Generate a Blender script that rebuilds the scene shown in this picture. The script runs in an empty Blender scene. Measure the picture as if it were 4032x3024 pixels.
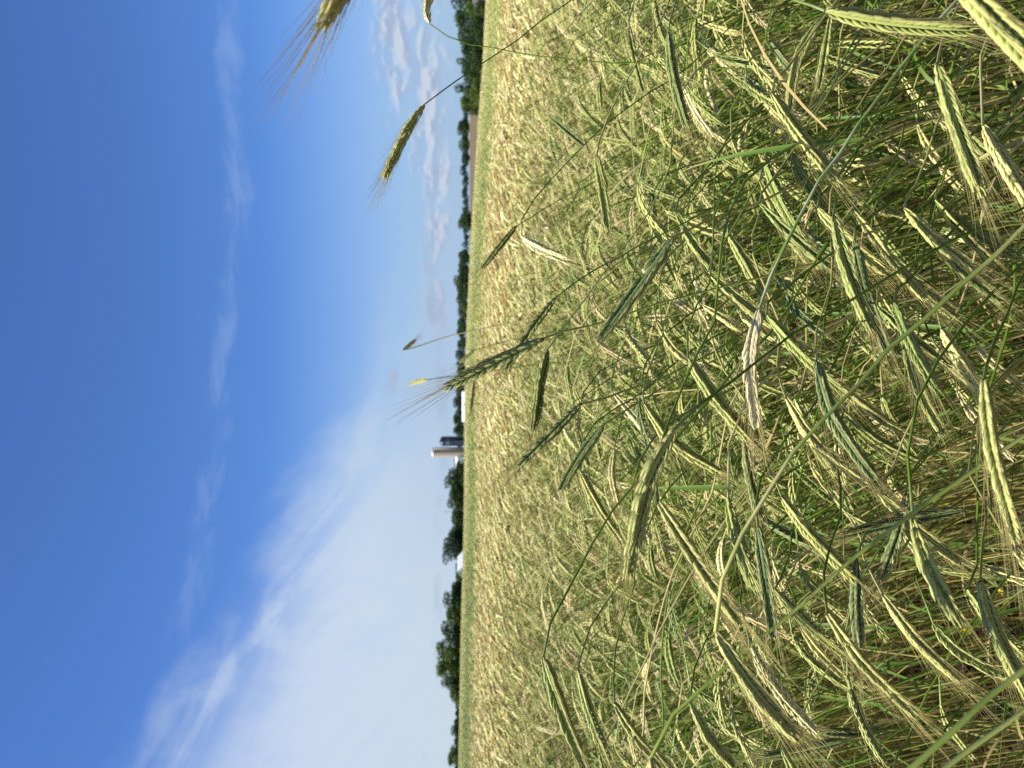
import bpy, math, random
import numpy as np
from mathutils import Vector, Matrix

R = math.radians
rng = np.random.default_rng(7)
random.seed(7)
scn = bpy.context.scene
COL = scn.collection

# ------------------------------------------------------------------ camera
CAM_H = 1.55
PITCH = R(3.2)
FPX = 3028.0                       # focal length in photograph pixels (4032 wide)
# The phone was held upright and the picture is stored lying on its side:
# picture right = down in the world, picture top = right in the world.
FWD = np.array((0.0, math.cos(PITCH), -math.sin(PITCH)))
DOWN = np.array((0.0, -math.sin(PITCH), -math.cos(PITCH)))
RIGHT = np.array((1.0, 0.0, 0.0))
CAMP = np.array((0.0, 0.0, CAM_H))
cam_data = bpy.data.cameras.new('camera')
cam = bpy.data.objects.new('camera', cam_data)
COL.objects.link(cam)
m = Matrix.Identity(4)
for i in range(3):
    m[i][0] = DOWN[i]; m[i][1] = RIGHT[i]; m[i][2] = -FWD[i]; m[i][3] = CAMP[i]
cam.matrix_world = m
cam_data.sensor_fit = 'HORIZONTAL'
cam_data.sensor_width = 36.0
cam_data.lens = 36.0 * FPX / 4032.0
cam_data.clip_start = 0.02
cam_data.clip_end = 20000
cam_data.dof.use_dof = True
cam_data.dof.focus_distance = 0.82
cam_data.dof.aperture_fstop = 10.0
scn.camera = cam

def at(px, py, d):
    """point at depth d seen at photograph pixel (px, py)"""
    return CAMP + d * (FWD + RIGHT * ((1512.0 - py) / FPX) + DOWN * ((px - 2016.0) / FPX))

# ------------------------------------------------------------------ sun, world
SUN_AZ, SUN_EL = R(-104), R(55)     # azimuth from +Y towards +X
to_sun = Vector((math.sin(SUN_AZ) * math.cos(SUN_EL), math.cos(SUN_AZ) * math.cos(SUN_EL), math.sin(SUN_EL)))
sd = bpy.data.lights.new('sun', 'SUN')
sd.energy = 5.0; sd.angle = R(0.53); sd.color = (1.0, 0.955, 0.87)
sun = bpy.data.objects.new('sun', sd); COL.objects.link(sun)
sun.rotation_euler = to_sun.to_track_quat('Z', 'Y').to_euler()

class NB:
    """tiny node builder: math on sockets"""
    def __init__(self, nt): self.nt = nt
    def node(self, t, **kw):
        n = self.nt.nodes.new(t)
        for k, v in kw.items(): setattr(n, k, v)
        return n
    def put(self, sock, v):
        if isinstance(v, bpy.types.NodeSocket): self.nt.links.new(v, sock)
        else: sock.default_value = v
    def math(self, op, *a, clamp=False):
        n = self.node('ShaderNodeMath', operation=op, use_clamp=clamp)
        for i, v in enumerate(a): self.put(n.inputs[i], v)
        return n.outputs[0]
    def add(self, *a):
        r = a[0]
        for v in a[1:]: r = self.math('ADD', r, v)
        return r
    def mul(self, *a):
        r = a[0]
        for v in a[1:]: r = self.math('MULTIPLY', r, v)
        return r
    def sub(self, a, b): return self.math('SUBTRACT', a, b)
    def step(self, v, a, b, lo=0.0, hi=1.0):
        n = self.node('ShaderNodeMapRange', interpolation_type='SMOOTHSTEP')
        for i, x in enumerate((v, a, b, lo, hi)): self.put(n.inputs[i], x)
        return n.outputs[0]
    def noise(self, vec, scale, detail=4, rough=0.5, dist=0.0, lac=2.0):
        n = self.node('ShaderNodeTexNoise')
        if vec is not None: self.put(n.inputs['Vector'], vec)
        n.inputs['Scale'].default_value = scale; n.inputs['Detail'].default_value = detail
        n.inputs['Roughness'].default_value = rough; n.inputs['Distortion'].default_value = dist
        n.inputs['Lacunarity'].default_value = lac
        return n.outputs['Fac']
    def vec(self, x, y, z=0.0):
        n = self.node('ShaderNodeCombineXYZ')
        for i, v in enumerate((x, y, z)): self.put(n.inputs[i], v)
        return n.outputs[0]
    def mix(self, f, a, b, blend='MIX'):
        n = self.node('ShaderNodeMix', data_type='RGBA', blend_type=blend, clamp_factor=True)
        self.put(n.inputs[0], f); self.put(n.inputs[6], a if isinstance(a, bpy.types.NodeSocket) else (*a, 1.0))
        self.put(n.inputs[7], b if isinstance(b, bpy.types.NodeSocket) else (*b, 1.0))
        return n.outputs[2]
    def ramp(self, f, stops):
        n = self.node('ShaderNodeValToRGB')
        el = n.color_ramp.elements
        while len(el) < len(stops): el.new(0.5)
        for e, (p, c) in zip(el, stops): e.position = p; e.color = (*c, 1.0)
        self.put(n.inputs[0], f)
        return n.outputs[0]

world = bpy.data.worlds.new('World'); scn.world = world
world.use_nodes = True
world.cycles.sampling_method = 'MANUAL'; world.cycles.sample_map_resolution = 256
wt = world.node_tree; wt.nodes.clear()
W = NB(wt)
SKY_STRENGTH = 0.1
sky = W.node('ShaderNodeTexSky', sky_type='NISHITA')
sky.sun_disc = False; sky.sun_elevation = SUN_EL; sky.sun_rotation = SUN_AZ
sky.altitude = 200; sky.air_density = 1.0; sky.dust_density = 0.55; sky.ozone_density = 2.2
tc = W.node('ShaderNodeTexCoord')
sep = W.node('ShaderNodeSeparateXYZ'); wt.links.new(tc.outputs['Generated'], sep.inputs[0])
az = W.mul(W.math('ARCTAN2', sep.outputs[0], sep.outputs[1]), 180 / math.pi)       # degrees, + to the right
el = W.mul(W.math('ARCSINE', sep.outputs[2]), 180 / math.pi)
base = W.mix(1.0, sky.outputs[0], (0.30, 0.46, 0.74), 'MULTIPLY')       # clear, dry, deep-blue air
EXPO = 2.0 ** 1.0
def lum(c): return tuple(v / SKY_STRENGTH / EXPO for v in c)
# thin streak of high cloud, running level across the sky
wob = W.mul(W.sub(W.noise(W.vec(W.mul(az, 0.06), 3.1), 1.0, 3), 0.5), 2.4)
d1 = W.sub(el, W.add(17.6, W.mul(az, -0.10), wob))
rag = W.noise(W.vec(W.mul(az, 0.16), W.mul(el, 0.55), 1.0), 1.0, 5, 0.66, 0.5)
band = W.mul(W.step(W.add(W.math('ABSOLUTE', d1), W.mul(W.sub(rag, 0.5), 2.6)), 1.0, -0.2), W.step(rag, 0.62, 0.36, 0.15, 1.0))
base = W.mix(W.mul(band, 0.24, W.step(az, -24.0, -10.0)), base, lum((0.42, 0.57, 0.87)))
# cirrus fan: its upper edge climbs to the left
edge = W.sub(W.add(9.3, W.mul(az, -0.50)), el)                       # > 0 inside the fan
along = W.add(W.mul(az, 0.85), W.mul(el, -0.5)); across = W.add(W.mul(az, 0.5), W.mul(el, 0.85))
wisp = W.noise(W.vec(W.mul(along, 0.07), W.mul(across, 0.19), 2.0), 1.0, 6, 0.58, 0.8)
fib = W.noise(W.vec(W.mul(W.add(along, W.mul(across, 0.5)), 0.35), W.mul(across, 0.30), 5.0), 1.0, 5, 0.62, 0.5)
edge_n = W.add(edge, W.mul(W.sub(wisp, 0.5), 8.0), W.mul(W.sub(fib, 0.5), 1.6))
dens = W.mul(W.step(edge_n, -1.6, 6.5), W.step(W.add(W.mul(wisp, 0.8), W.mul(fib, 0.2)), 0.28, 0.62, 0.22, 1.0))
veil = W.mul(W.step(W.add(edge, W.mul(W.sub(wisp, 0.5), 3.0)), -0.5, 8.5), W.step(el, 32.0, 6.0, 0.30, 1.0))
dens = W.math('MAXIMUM', W.mul(dens, 0.76), W.mul(veil, 0.88, W.step(W.add(W.mul(wisp, 0.6), W.mul(fib, 0.4)), 0.30, 0.58, 0.72, 1.0)))
base = W.mix(dens, base, lum((0.66, 0.76, 0.87)))
# pale air along the horizon
base = W.mix(W.step(el, 15.0, -0.5, 0.0, 0.85), base, W.mix(W.step(az, -22.0, 4.0), lum((0.58, 0.69, 0.80)), lum((0.39, 0.55, 0.76))))
# heaped clouds low over the horizon
cu = W.noise(W.vec(W.mul(az, 0.42), W.mul(el, 1.0), 9.0), 1.0, 6, 0.58, 0.3)
cu_up = W.noise(W.vec(W.mul(az, 0.42), W.add(W.mul(el, 1.0), 0.32), 9.0), 1.0, 4, 0.5, 0.3)
heap = None
for (a0, e0, sa, se, wt_) in ((24.5, 5.0, 3.6, 1.0, 1.1), (20.5, 2.9, 4.6, 0.95, 1.1), (12.5, 2.4, 4.5, 0.75, 0.95), (5.8, 2.4, 3.0, 0.7, 0.9), (0.4, 5.6, 0.8, 0.35, 0.8), (-3.0, 1.9, 5.0, 0.4, 0.7), (-14.0, 2.3, 6.0, 0.3, 0.62), (34.0, 4.0, 6.0, 1.2, 1.0), (-36.0, 2.5, 8.0, 0.6, 0.7)):
    q = W.add(W.math('POWER', W.mul(W.sub(az, a0), 1 / sa), 2.0), W.math('POWER', W.mul(W.sub(el, e0), 1 / se), 2.0))
    g_ = W.mul(W.math('EXPONENT', W.mul(q, -0.5)), wt_)
    heap = g_ if heap is None else W.math('MAXIMUM', heap, g_)
cum = W.mul(W.step(W.add(heap, W.mul(W.sub(cu, 0.5), 2.6)), 0.16, 1.15), W.step(heap, 0.04, 0.34))
shade = W.step(W.sub(cu, cu_up), -0.07, 0.10)
cucol = W.mix(W.mul(shade, W.step(az, 0.0, 16.0, 0.15, 0.92)), lum((0.38, 0.46, 0.63)), lum((0.64, 0.70, 0.81)))
base = W.mix(W.mul(cum, W.step(az, -12.0, 10.0, 0.5, 0.88)), base, cucol)
bg = W.node('ShaderNodeBackground'); bg.inputs['Strength'].default_value = SKY_STRENGTH
wt.links.new(base, bg.inputs['Color'])
wo = W.node('ShaderNodeOutputWorld'); wt.links.new(bg.outputs[0], wo.inputs['Surface'])

scn.view_settings.view_transform = 'Standard'
scn.view_settings.look = 'None'
scn.view_settings.exposure = 1.0
scn.view_settings.gamma = 1.0
scn.view_settings.use_curve_mapping = False
scn.render.engine = 'CYCLES'
scn.cycles.use_denoising = False
scn.cycles.debug_use_spatial_splits = True
scn.cycles.max_bounces = 4
scn.cycles.diffuse_bounces = 2
scn.cycles.glossy_bounces = 2
scn.cycles.transmission_bounces = 3
scn.cycles.transparent_max_bounces = 8
scn.cycles.sample_clamp_indirect = 6.0

# ------------------------------------------------------------------ helpers
def tag(o, label=None, cat=None, group=None, kind=None):
    if label: o['label'] = label
    if cat: o['category'] = cat
    if group: o['group'] = group
    if kind: o['kind'] = kind
    return o

def empty(name, loc=(0, 0, 0), rz=0.0, parent=None):
    o = bpy.data.objects.new(name, None); COL.objects.link(o)
    o.empty_display_size = 0.05
    o.location = loc; o.rotation_euler = (0, 0, rz)
    if parent is not None: o.parent = parent
    return o

class MB:
    """collects vertices, faces, per-vertex attributes and a material slot per face"""
    def __init__(self):
        self.v = []; self.f = []; self.k = []; self.r = []; self.mi = []; self.n = 0; self.tn = 0.0; self.t = []
    def add(self, v, f, k=0.0, r=0.5, mi=0):
        v = np.asarray(v, float); n = len(v)
        self.v.append(v)
        self.f.extend([tuple(int(i) + self.n for i in q) for q in f])
        self.k.append(np.broadcast_to(np.asarray(k, float), (n,)).copy())
        self.r.append(np.broadcast_to(np.asarray(r, float), (n,)).copy())
        self.t.append(np.full(n, self.tn))
        self.mi.extend([mi] * len(f)); self.n += n
    def tube(self, pts, rad, sides=5, k=None, r=0.5, mi=0, cap=False):
        pts = np.asarray(pts, float); n = len(pts)
        rad = np.broadcast_to(np.asarray(rad, float), (n,))
        T, N, B = frames(pts)
        a = np.arange(sides) * 2 * math.pi / sides
        v = pts[:, None, :] + rad[:, None, None] * (np.cos(a)[None, :, None] * N[:, None, :] + np.sin(a)[None, :, None] * B[:, None, :])
        f = []
        for i in range(n - 1):
            for j in range(sides):
                j2 = (j + 1) % sides
                f.append((i * sides + j, i * sides + j2, (i + 1) * sides + j2, (i + 1) * sides + j))
        if cap:
            f.append(tuple(range(sides))[::-1]); f.append(tuple((n - 1) * sides + j for j in range(sides)))
        kk = np.repeat(np.linspace(0, 1, n) if k is None else np.broadcast_to(np.asarray(k, float), (n,)), sides)
        self.add(v.reshape(-1, 3), f, kk, r, mi)
    def ribbon(self, pts, wid, side, k=None, r=0.5, mi=0, fold=0.25):
        pts = np.asarray(pts, float); n = len(pts)
        wid = np.broadcast_to(np.asarray(wid, float), (n,))
        T, N, B = frames(pts)
        s = np.asarray(side, float)
        if s.ndim == 1: s = np.broadcast_to(s, (n, 3))
        s = s - (s * T).sum(1, keepdims=True) * T
        s = s / (np.linalg.norm(s, axis=1, keepdims=True) + 1e-9)
        u = np.cross(T, s)
        v = np.stack([pts - s * wid[:, None] / 2 + u * fold * wid[:, None] / 2, pts, pts + s * wid[:, None] / 2 + u * fold * wid[:, None] / 2], 1)
        f = []
        for i in range(n - 1):
            for j in range(2):
                f.append((i * 3 + j, i * 3 + j + 1, (i + 1) * 3 + j + 1, (i + 1) * 3 + j))
        kk = np.repeat(np.linspace(0, 1, n) if k is None else np.asarray(k), 3)
        self.add(v.reshape(-1, 3), f, kk, r, mi)
    def box(self, c, s, k=0.0, r=0.5, mi=0):
        c = np.asarray(c, float); s = np.asarray(s, float) / 2
        v = np.array([(x, y, z) for x in (-1, 1) for y in (-1, 1) for z in (-1, 1)]) * s + c
        f = [(0, 1, 3, 2), (4, 6, 7, 5), (0, 4, 5, 1), (2, 3, 7, 6), (0, 2, 6, 4), (1, 5, 7, 3)]
        self.add(v, f, k, r, mi)
    def mesh(self, name, mats, smooth=True):
        me = bpy.data.meshes.new(name)
        v = np.concatenate(self.v)
        me.from_pydata(v.tolist(), [], self.f)
        for nm, arr in (('k', self.k), ('rv', self.r), ('tn', self.t)):
            at_ = me.attributes.new(nm, 'FLOAT', 'POINT')
            at_.data.foreach_set('value', np.concatenate(arr).astype(np.float32))
        for mt in (mats if isinstance(mats, (list, tuple)) else [mats]): me.materials.append(mt)
        if any(self.mi): me.polygons.foreach_set('material_index', np.array(self.mi, np.int32))
        if smooth: me.polygons.foreach_set('use_smooth', np.ones(len(me.polygons), bool))
        me.update()
        return me
    def build(self, name, mats, parent=None, smooth=True):
        o = bpy.data.objects.new(name, self.mesh(name, mats, smooth)); COL.objects.link(o)
        if parent is not None: o.parent = parent
        return o

def frames(pts, up=None):
    """tangent and a rotation-minimising normal pair along a path"""
    pts = np.asarray(pts, float); n = len(pts)
    T = np.gradient(pts, axis=0); T /= np.linalg.norm(T, axis=1, keepdims=True) + 1e-12
    a = np.array(up if up is not None else ((0.31, 0.9, 0.3)), float)
    N = np.zeros_like(T)
    v = a - a.dot(T[0]) * T[0]
    if np.linalg.norm(v) < 1e-3:
        a = np.array((1.0, 0.2, 0.1)); v = a - a.dot(T[0]) * T[0]
    N[0] = v / np.linalg.norm(v)
    for i in range(1, n):
        v = N[i - 1] - N[i - 1].dot(T[i]) * T[i]
        N[i] = v / (np.linalg.norm(v) + 1e-12)
    return T, N, np.cross(T, N)

def spline(pts, n):
    """Catmull-Rom through the points, resampled evenly"""
    P = np.asarray(pts, float)
    P = np.vstack([2 * P[0] - P[1], P, 2 * P[-1] - P[-2]])
    out = []
    for i in range(1, len(P) - 2):
        t = np.linspace(0, 1, 16, endpoint=False)[:, None]
        p0, p1, p2, p3 = P[i - 1], P[i], P[i + 1], P[i + 2]
        out.append(0.5 * ((2 * p1) + (-p0 + p2) * t + (2 * p0 - 5 * p1 + 4 * p2 - p3) * t ** 2 + (-p0 + 3 * p1 - 3 * p2 + p3) * t ** 3))
    out.append(P[-2][None])
    Q = np.vstack(out)
    return resample(Q, n)

def resample(Q, n):
    s = np.concatenate([[0], np.cumsum(np.linalg.norm(np.diff(Q, axis=0), axis=1))])
    u = np.linspace(0, s[-1], n)
    return np.stack([np.interp(u, s, Q[:, j]) for j in range(3)], 1)

# ------------------------------------------------------------------ terrain
_az = np.array([-40, -26.5, -18, -9.2, -0.7, 4.0, 7.7, 11.4, 15, 18.5, 21.8, 26.5, 40.0])
_el = np.array([0.75, 0.62, 0.50, 0.28, 0.26, 0.10, -0.07, -0.26, -0.50, -0.70, -0.98, -1.20, -1.5])
CROP_END = 140.0
def edge_tan(a_deg): return np.tan(np.radians(np.interp(a_deg, _az, _el)))
def ground(x, y):
    x = np.asarray(x, float); y = np.asarray(y, float)
    r = np.hypot(x, y); a = np.degrees(np.arctan2(x, np.maximum(y, 1e-3)))
    a = np.where(y <= 0, np.sign(x) * 40, a); a = np.clip(a, -40, 40)
    e = edge_tan(a)
    near = r * (e + 0.00286)
    ef = np.maximum(e, -0.0014) + 0.0003
    w = np.clip((r - 150) / 350, 0, 1); w = w * w * (3 - 2 * w)
    far = CAM_H + r * (e * (1 - w) + ef * w) - 1.4 * np.clip(1 - (r - 140) / 400, 0, 1)
    far = np.where(r > 620, CAM_H + 620 * ef - 0.02 * (r - 620) * 0.2, far)
    t = np.clip((r - CROP_END) / 25, 0, 1)
    return near * (1 - t) + far * t

# ------------------------------------------------------------------ materials
def new_mat(name):
    m_ = bpy.data.materials.new(name); m_.use_nodes = True
    nt = m_.node_tree; nt.nodes.clear()
    return m_, NB(nt)

def finish(b, color, rough=0.6, spec=0.3, trans=0.0, tcol=None, bump=None):
    nt = b.nt
    p = b.node('ShaderNodeBsdfPrincipled')
    b.put(p.inputs['Base Color'], color if isinstance(color, bpy.types.NodeSocket) else (*color, 1))
    p.inputs['Roughness'].default_value = rough
    p.inputs['Specular IOR Level'].default_value = spec
    if bump is not None:
        bn = b.node('ShaderNodeBump'); bn.inputs['Strength'].default_value = bump[1]; bn.inputs['Distance'].default_value = bump[2]
        nt.links.new(bump[0], bn.inputs['Height']); nt.links.new(bn.outputs[0], p.inputs['Normal'])
    sh = p.outputs[0]
    if trans > 0:
        t = b.node('ShaderNodeBsdfTranslucent')
        b.put(t.inputs['Color'], (tcol if tcol is not None else color) if isinstance((tcol if tcol is not None else color), bpy.types.NodeSocket) else (*(tcol or color), 1))
        mx = b.node('ShaderNodeMixShader'); mx.inputs[0].default_value = trans
        nt.links.new(sh, mx.inputs[1]); nt.links.new(t.outputs[0], mx.inputs[2]); sh = mx.outputs[0]
    o = b.node('ShaderNodeOutputMaterial'); nt.links.new(sh, o.inputs['Surface'])

def attr(b, name, inst=False):
    n = b.node('ShaderNodeAttribute'); n.attribute_name = name
    n.attribute_type = 'INSTANCER' if inst else 'GEOMETRY'
    return n.outputs['Fac']

TONES = [(0.0, (0.175, 0.245, 0.095)), (0.22, (0.26, 0.33, 0.09)), (0.45, (0.40, 0.43, 0.13)),
         (0.66, (0.62, 0.585, 0.225)), (0.85, (0.79, 0.715, 0.39)), (1.0, (0.38, 0.26, 0.09))]
def tone_rgb(t):
    ps = [p for p, _ in TONES]
    return tuple(float(np.interp(t, ps, [c[i] for _, c in TONES])) for i in range(3))

def rye_mats(inst):
    """ear, awn, stem and leaf materials; the tint comes from the object or from the instance"""
    sfx = '_mass' if inst else ''
    out = []
    def tint(b):
        if inst: return b.ramp(b.add(attr(b, 'tone', True), attr(b, 'tn')), TONES)
        return b.node('ShaderNodeObjectInfo').outputs['Color']
    # ear
    m_, b = new_mat('rye_ear' + sfx)
    k = attr(b, 'k'); rv = attr(b, 'rv')
    c = b.mix(b.step(k, 0.45, 0.98, 0.0, 0.55), tint(b), (0.64, 0.53, 0.24))
    c = b.mix(b.step(k, 0.30, 0.0, 0.0, 0.5), c, b.mix(1.0, c, (0.45, 0.52, 0.42), 'MULTIPLY'))
    br = b.step(rv, 0.0, 1.0, 0.85, 1.12) if inst else b.step(rv, 0.0, 1.0, 0.78, 1.15)
    vv = b.node('ShaderNodeVectorMath', operation='SCALE'); b.put(vv.inputs[0], c); b.put(vv.inputs['Scale'], br)
    finish(b, vv.outputs[0], 0.48, 0.2, 0.14); out.append(m_)
    # awn
    m_, b = new_mat('rye_awn' + sfx)
    rv = attr(b, 'rv')
    c = b.mix(b.step(rv, 0.1, 0.9), (0.52, 0.42, 0.17), (0.76, 0.65, 0.33))
    c = b.mix(0.22, c, tint(b))
    finish(b, c, 0.5, 0.15, 0.45); out.append(m_)
    # stem: straw towards the foot, green, then grey-green wax below the ear
    m_, b = new_mat('rye_stem' + sfx)
    k = attr(b, 'k'); rv = attr(b, 'rv')
    if inst:
        t2 = b.math('FRACT', b.mul(b.add(attr(b, 'tone', True), attr(b, 'tn')), 13.7))
    else:
        t2 = b.node('ShaderNodeObjectInfo').outputs['Random']
    g = b.ramp(t2, [(0.0, (0.065, 0.125, 0.010)), (0.4, (0.115, 0.19, 0.018)), (0.66, (0.18, 0.25, 0.05)), (0.82, (0.38, 0.34, 0.11)), (1.0, (0.58, 0.48, 0.22))])
    st = b.ramp(t2, [(0.0, (0.24, 0.28, 0.07)), (0.3, (0.54, 0.43, 0.13)), (0.5, (0.09, 0.15, 0.02)), (0.68, (0.30, 0.34, 0.15)), (0.85, (0.48, 0.40, 0.12)), (1.0, (0.68, 0.57, 0.24))])
    geo = b.node('ShaderNodeNewGeometry')
    c = b.mix(b.step(b.add(k, b.mul(b.sub(t2, 0.5), 0.25)), 0.30, 0.62), st, g)
    c = b.mix(b.step(k, 0.97, 0.995, 0.0, 0.5), c, (0.36, 0.42, 0.17))
    ns = b.noise(geo.outputs['Position'], 35.0, 2)
    c = b.mix(b.step(ns, 0.35, 0.75, 0.0, 0.35), c, b.mix(1.0, c, (1.3, 1.1, 0.7), 'MULTIPLY'))
    finish(b, c, 0.36, 0.28, 0.0); out.append(m_)
    # leaf: green ones and withered ones
    m_, b = new_mat('rye_leaf' + sfx)
    k = attr(b, 'k'); rv = attr(b, 'rv')
    c = b.ramp(rv, [(0.0, (0.06, 0.125, 0.012)), (0.4, (0.105, 0.175, 0.03)), (0.6, (0.32, 0.28, 0.085)), (0.8, (0.44, 0.38, 0.17)), (1.0, (0.27, 0.20, 0.08))])
    c = b.mix(b.step(k, 0.5, 1.0, 0.0, 0.5), c, (0.50, 0.44, 0.20))
    finish(b, c, 0.45, 0.2, 0.16); out.append(m_)
    return out
HERO_M = rye_mats(False)
MASS_M = rye_mats(True)

def fresh_stem(name, lo, hi):
    m_, b = new_mat(name)
    geo = b.node('ShaderNodeNewGeometry')
    finish(b, b.mix(b.step(b.noise(geo.outputs['Position'], 18.0, 3), 0.35, 0.65), lo, hi), 0.38, 0.28)
    return m_
STEM_FRESH = fresh_stem('yellow_green_stem', (0.27, 0.36, 0.055), (0.46, 0.48, 0.13))
STEM_STRAW = fresh_stem('straw_stem', (0.24, 0.32, 0.06), (0.54, 0.52, 0.19))
STEM_WAX = fresh_stem('waxy_stem', (0.22, 0.33, 0.07), (0.56, 0.60, 0.33))
def soil_material():
    m_, b = new_mat('soil')
    geo = b.node('ShaderNodeNewGeometry'); pos = geo.outputs['Position']
    n1 = b.noise(pos, 9.0, 6, 0.6); n2 = b.noise(pos, 0.05, 3)
    c = b.ramp(n1, [(0.25, (0.030, 0.019, 0.011)), (0.55, (0.075, 0.048, 0.027)), (0.8, (0.135, 0.095, 0.055))])
    c = b.mix(b.step(n2, 0.4, 0.6, 0.0, 0.25), c, (0.10, 0.11, 0.04))
    finish(b, c, 0.95, 0.1, bump=(n1, 0.9, 0.05))
    return m_
def field_mat(name, c1, c2, scale):
    m_, b = new_mat(name)
    geo = b.node('ShaderNodeNewGeometry')
    c = b.mix(b.step(b.noise(geo.outputs['Position'], scale, 4), 0.3, 0.7), c1, c2)
    finish(b, c, 0.95, 0.1)
    return m_

# ------------------------------------------------------------------ ground sheets
def polar_sheet(name, a0, a1, na, rs, mat, lift=0.0, half=False):
    rs = np.asarray(rs, float)
    aa = np.radians(np.linspace(a0, a1, na))
    A, Rr = np.meshgrid(aa, rs)
    x = np.sin(A) * Rr; y = np.cos(A) * Rr
    z = ground(x, y) + lift
    v = np.stack([x, y, z], -1).reshape(-1, 3)
    f = [(i * na + j, i * na + j + 1, (i + 1) * na + j + 1, (i + 1) * na + j) for i in range(len(rs) - 1) for j in range(na - 1)]
    b = MB(); b.add(v, f)
    return tag(b.build(name, mat), kind='structure')
M_SOIL = soil_material()
ring = np.concatenate([[0.0], np.geomspace(0.3, 620, 90), [800, 1200, 2500, 9000]])
polar_sheet('ground', -180, 180, 181, ring, M_SOIL)
polar_sheet('ploughed_field', 8.2, 21.5, 40, np.linspace(290, 480, 14), field_mat('ploughed_earth', (0.095, 0.075, 0.042), (0.125, 0.097, 0.055), 0.06), 0.12)
polar_sheet('meadow', 8.0, 16.0, 30, np.linspace(486, 615, 8), field_mat('meadow_grass', (0.09, 0.16, 0.05), (0.13, 0.21, 0.06), 0.05), 0.14)
polar_sheet('stubble_field', 17.0, 30.0, 30, np.linspace(490, 610, 8), field_mat('stubble', (0.34, 0.27, 0.15), (0.40, 0.32, 0.18), 0.05), 0.14)
polar_sheet('pasture', -40, 7.6, 60, np.linspace(170, 615, 24), field_mat('pasture_grass', (0.10, 0.15, 0.05), (0.20, 0.21, 0.08), 0.03), 0.12)

# ------------------------------------------------------------------ rye: shapes
def lemma(sides=6, ts=(0, .14, .38, .64, .86, 1.0)):
    ts = np.array(ts); prof = np.interp(ts, (0, .12, .35, .62, .85, 1.0), (.30, .78, 1.0, .86, .48, .06))
    a = np.arange(sides) * 2 * math.pi / sides
    v = []
    for t, p in zip(ts, prof):
        cy = 0.42 * math.sin(math.pi * t) - 0.1
        for q in a:
            yy = math.sin(q) * (0.62 if math.sin(q) > 0 else 0.4)
            v.append((p * math.cos(q), cy + p * yy, t))
    n = len(ts)
    f = [(i * sides + j, i * sides + (j + 1) % sides, (i + 1) * sides + (j + 1) % sides, (i + 1) * sides + j) for i in range(n - 1) for j in range(sides)]
    return np.array(v), f, np.repeat(ts, sides)
LEM_HI = lemma(); LEM_LO = lemma(4, (0, .3, .7, 1.0))

def ear_nodes(path, rnd, width=1.0, pitch=0.0031):
    """positions and axes of the spikelets on a rachis path"""
    L = np.linalg.norm(np.diff(path, axis=0), axis=1).sum()
    n = max(12, int(L / pitch))
    P = resample(path, n + 1)
    T, N, B = frames(P, up=rnd.normal(size=3))
    out = []
    for i in range(n):
        t = i / (n - 1)
        s = 1 if i % 2 else -1
        prof = float(np.interp(t, (0, .08, .3, .7, .92, 1), (.55, .82, 1.0, .95, .75, .5))) * width
        tw = 0.5 * t
        Bn = math.cos(tw) * B[i] + math.sin(tw) * N[i]; Nn = np.cross(Bn, T[i])
        if rnd.random() < 0.02 and 0 < i < n - 1: continue
        prof *= 1 + np.clip(rnd.normal() * 0.07, -.2, .15)
        ang = R(11.5 - 3.5 * t + rnd.normal() * 1.8)
        ax = math.cos(ang) * T[i] + s * math.sin(ang) * Bn
        out.append((P[i] + s * Bn * 0.0011 * prof, ax, s * Bn, Nn, prof, t, T[i]))
    return out

def spikelet_mesh_data(rnd, lem, ln=0.0180):
    """two florets side by side and a narrow glume, long axis +Z, outward +Y"""
    v, f, k = lem
    parts = []
    for sx in (-1, 1):
        w = v * np.array((0.0023, 0.0034, ln))
        a = sx * R(8) + rnd.normal() * 0.03
        ca, sa = math.cos(a), math.sin(a)
        w = np.stack([w[:, 0] * ca + w[:, 2] * sa, w[:, 1], -w[:, 0] * sa + w[:, 2] * ca], 1)
        w[:, 0] += sx * 0.0017
        w[:, 1] += 0.0008
        parts.append(w)
    if lem is LEM_HI:
        for sx in (-1, 1):
            w = v * np.array((0.0008, 0.0010, ln * 0.8))
            w[:, 0] += sx * (0.0030 + w[:, 2] * 0.10); w[:, 1] += 0.0018
            parts.append(w)
    return parts, f, k
def floret_tips(): return [(sx * (0.0017 + math.sin(R(8)) * 0.0178), 0.0008, 0.0177) for sx in (-1, 1)]

def add_awns(b, nodes, rnd, n_pts=4, sides=3, mi=0, rad=0.00022, frac=1.0, lmul=1.0):
    tips = floret_tips()
    for (p, ax, out, nn, prof, t, T) in nodes:
        Y = out - out.dot(ax) * ax; Y /= np.linalg.norm(Y) + 1e-9
        X = np.cross(Y, ax)
        for tp in tips:
            if rnd.random() > frac: continue
            s0 = p + prof * (X * tp[0] + Y * tp[1] + ax * tp[2])
            d = ax * 0.75 + T * 0.55 + X * np.sign(tp[0]) * 0.10 + rnd.normal(size=3) * 0.05
            d /= np.linalg.norm(d)
            ln = lmul * (0.020 + 0.024 * math.sin(min(1, t * 1.15 + 0.12) * math.pi * 0.62)) * rnd.uniform(0.7, 1.15)
            bend = Y * rnd.uniform(-0.002, 0.005)
            u = np.linspace(0, 1, n_pts)[:, None]
            b.tube(s0 + d * ln * u + bend * u ** 2, np.linspace(rad, rad * 0.25, n_pts), sides, None, rnd.random(), mi)

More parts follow.
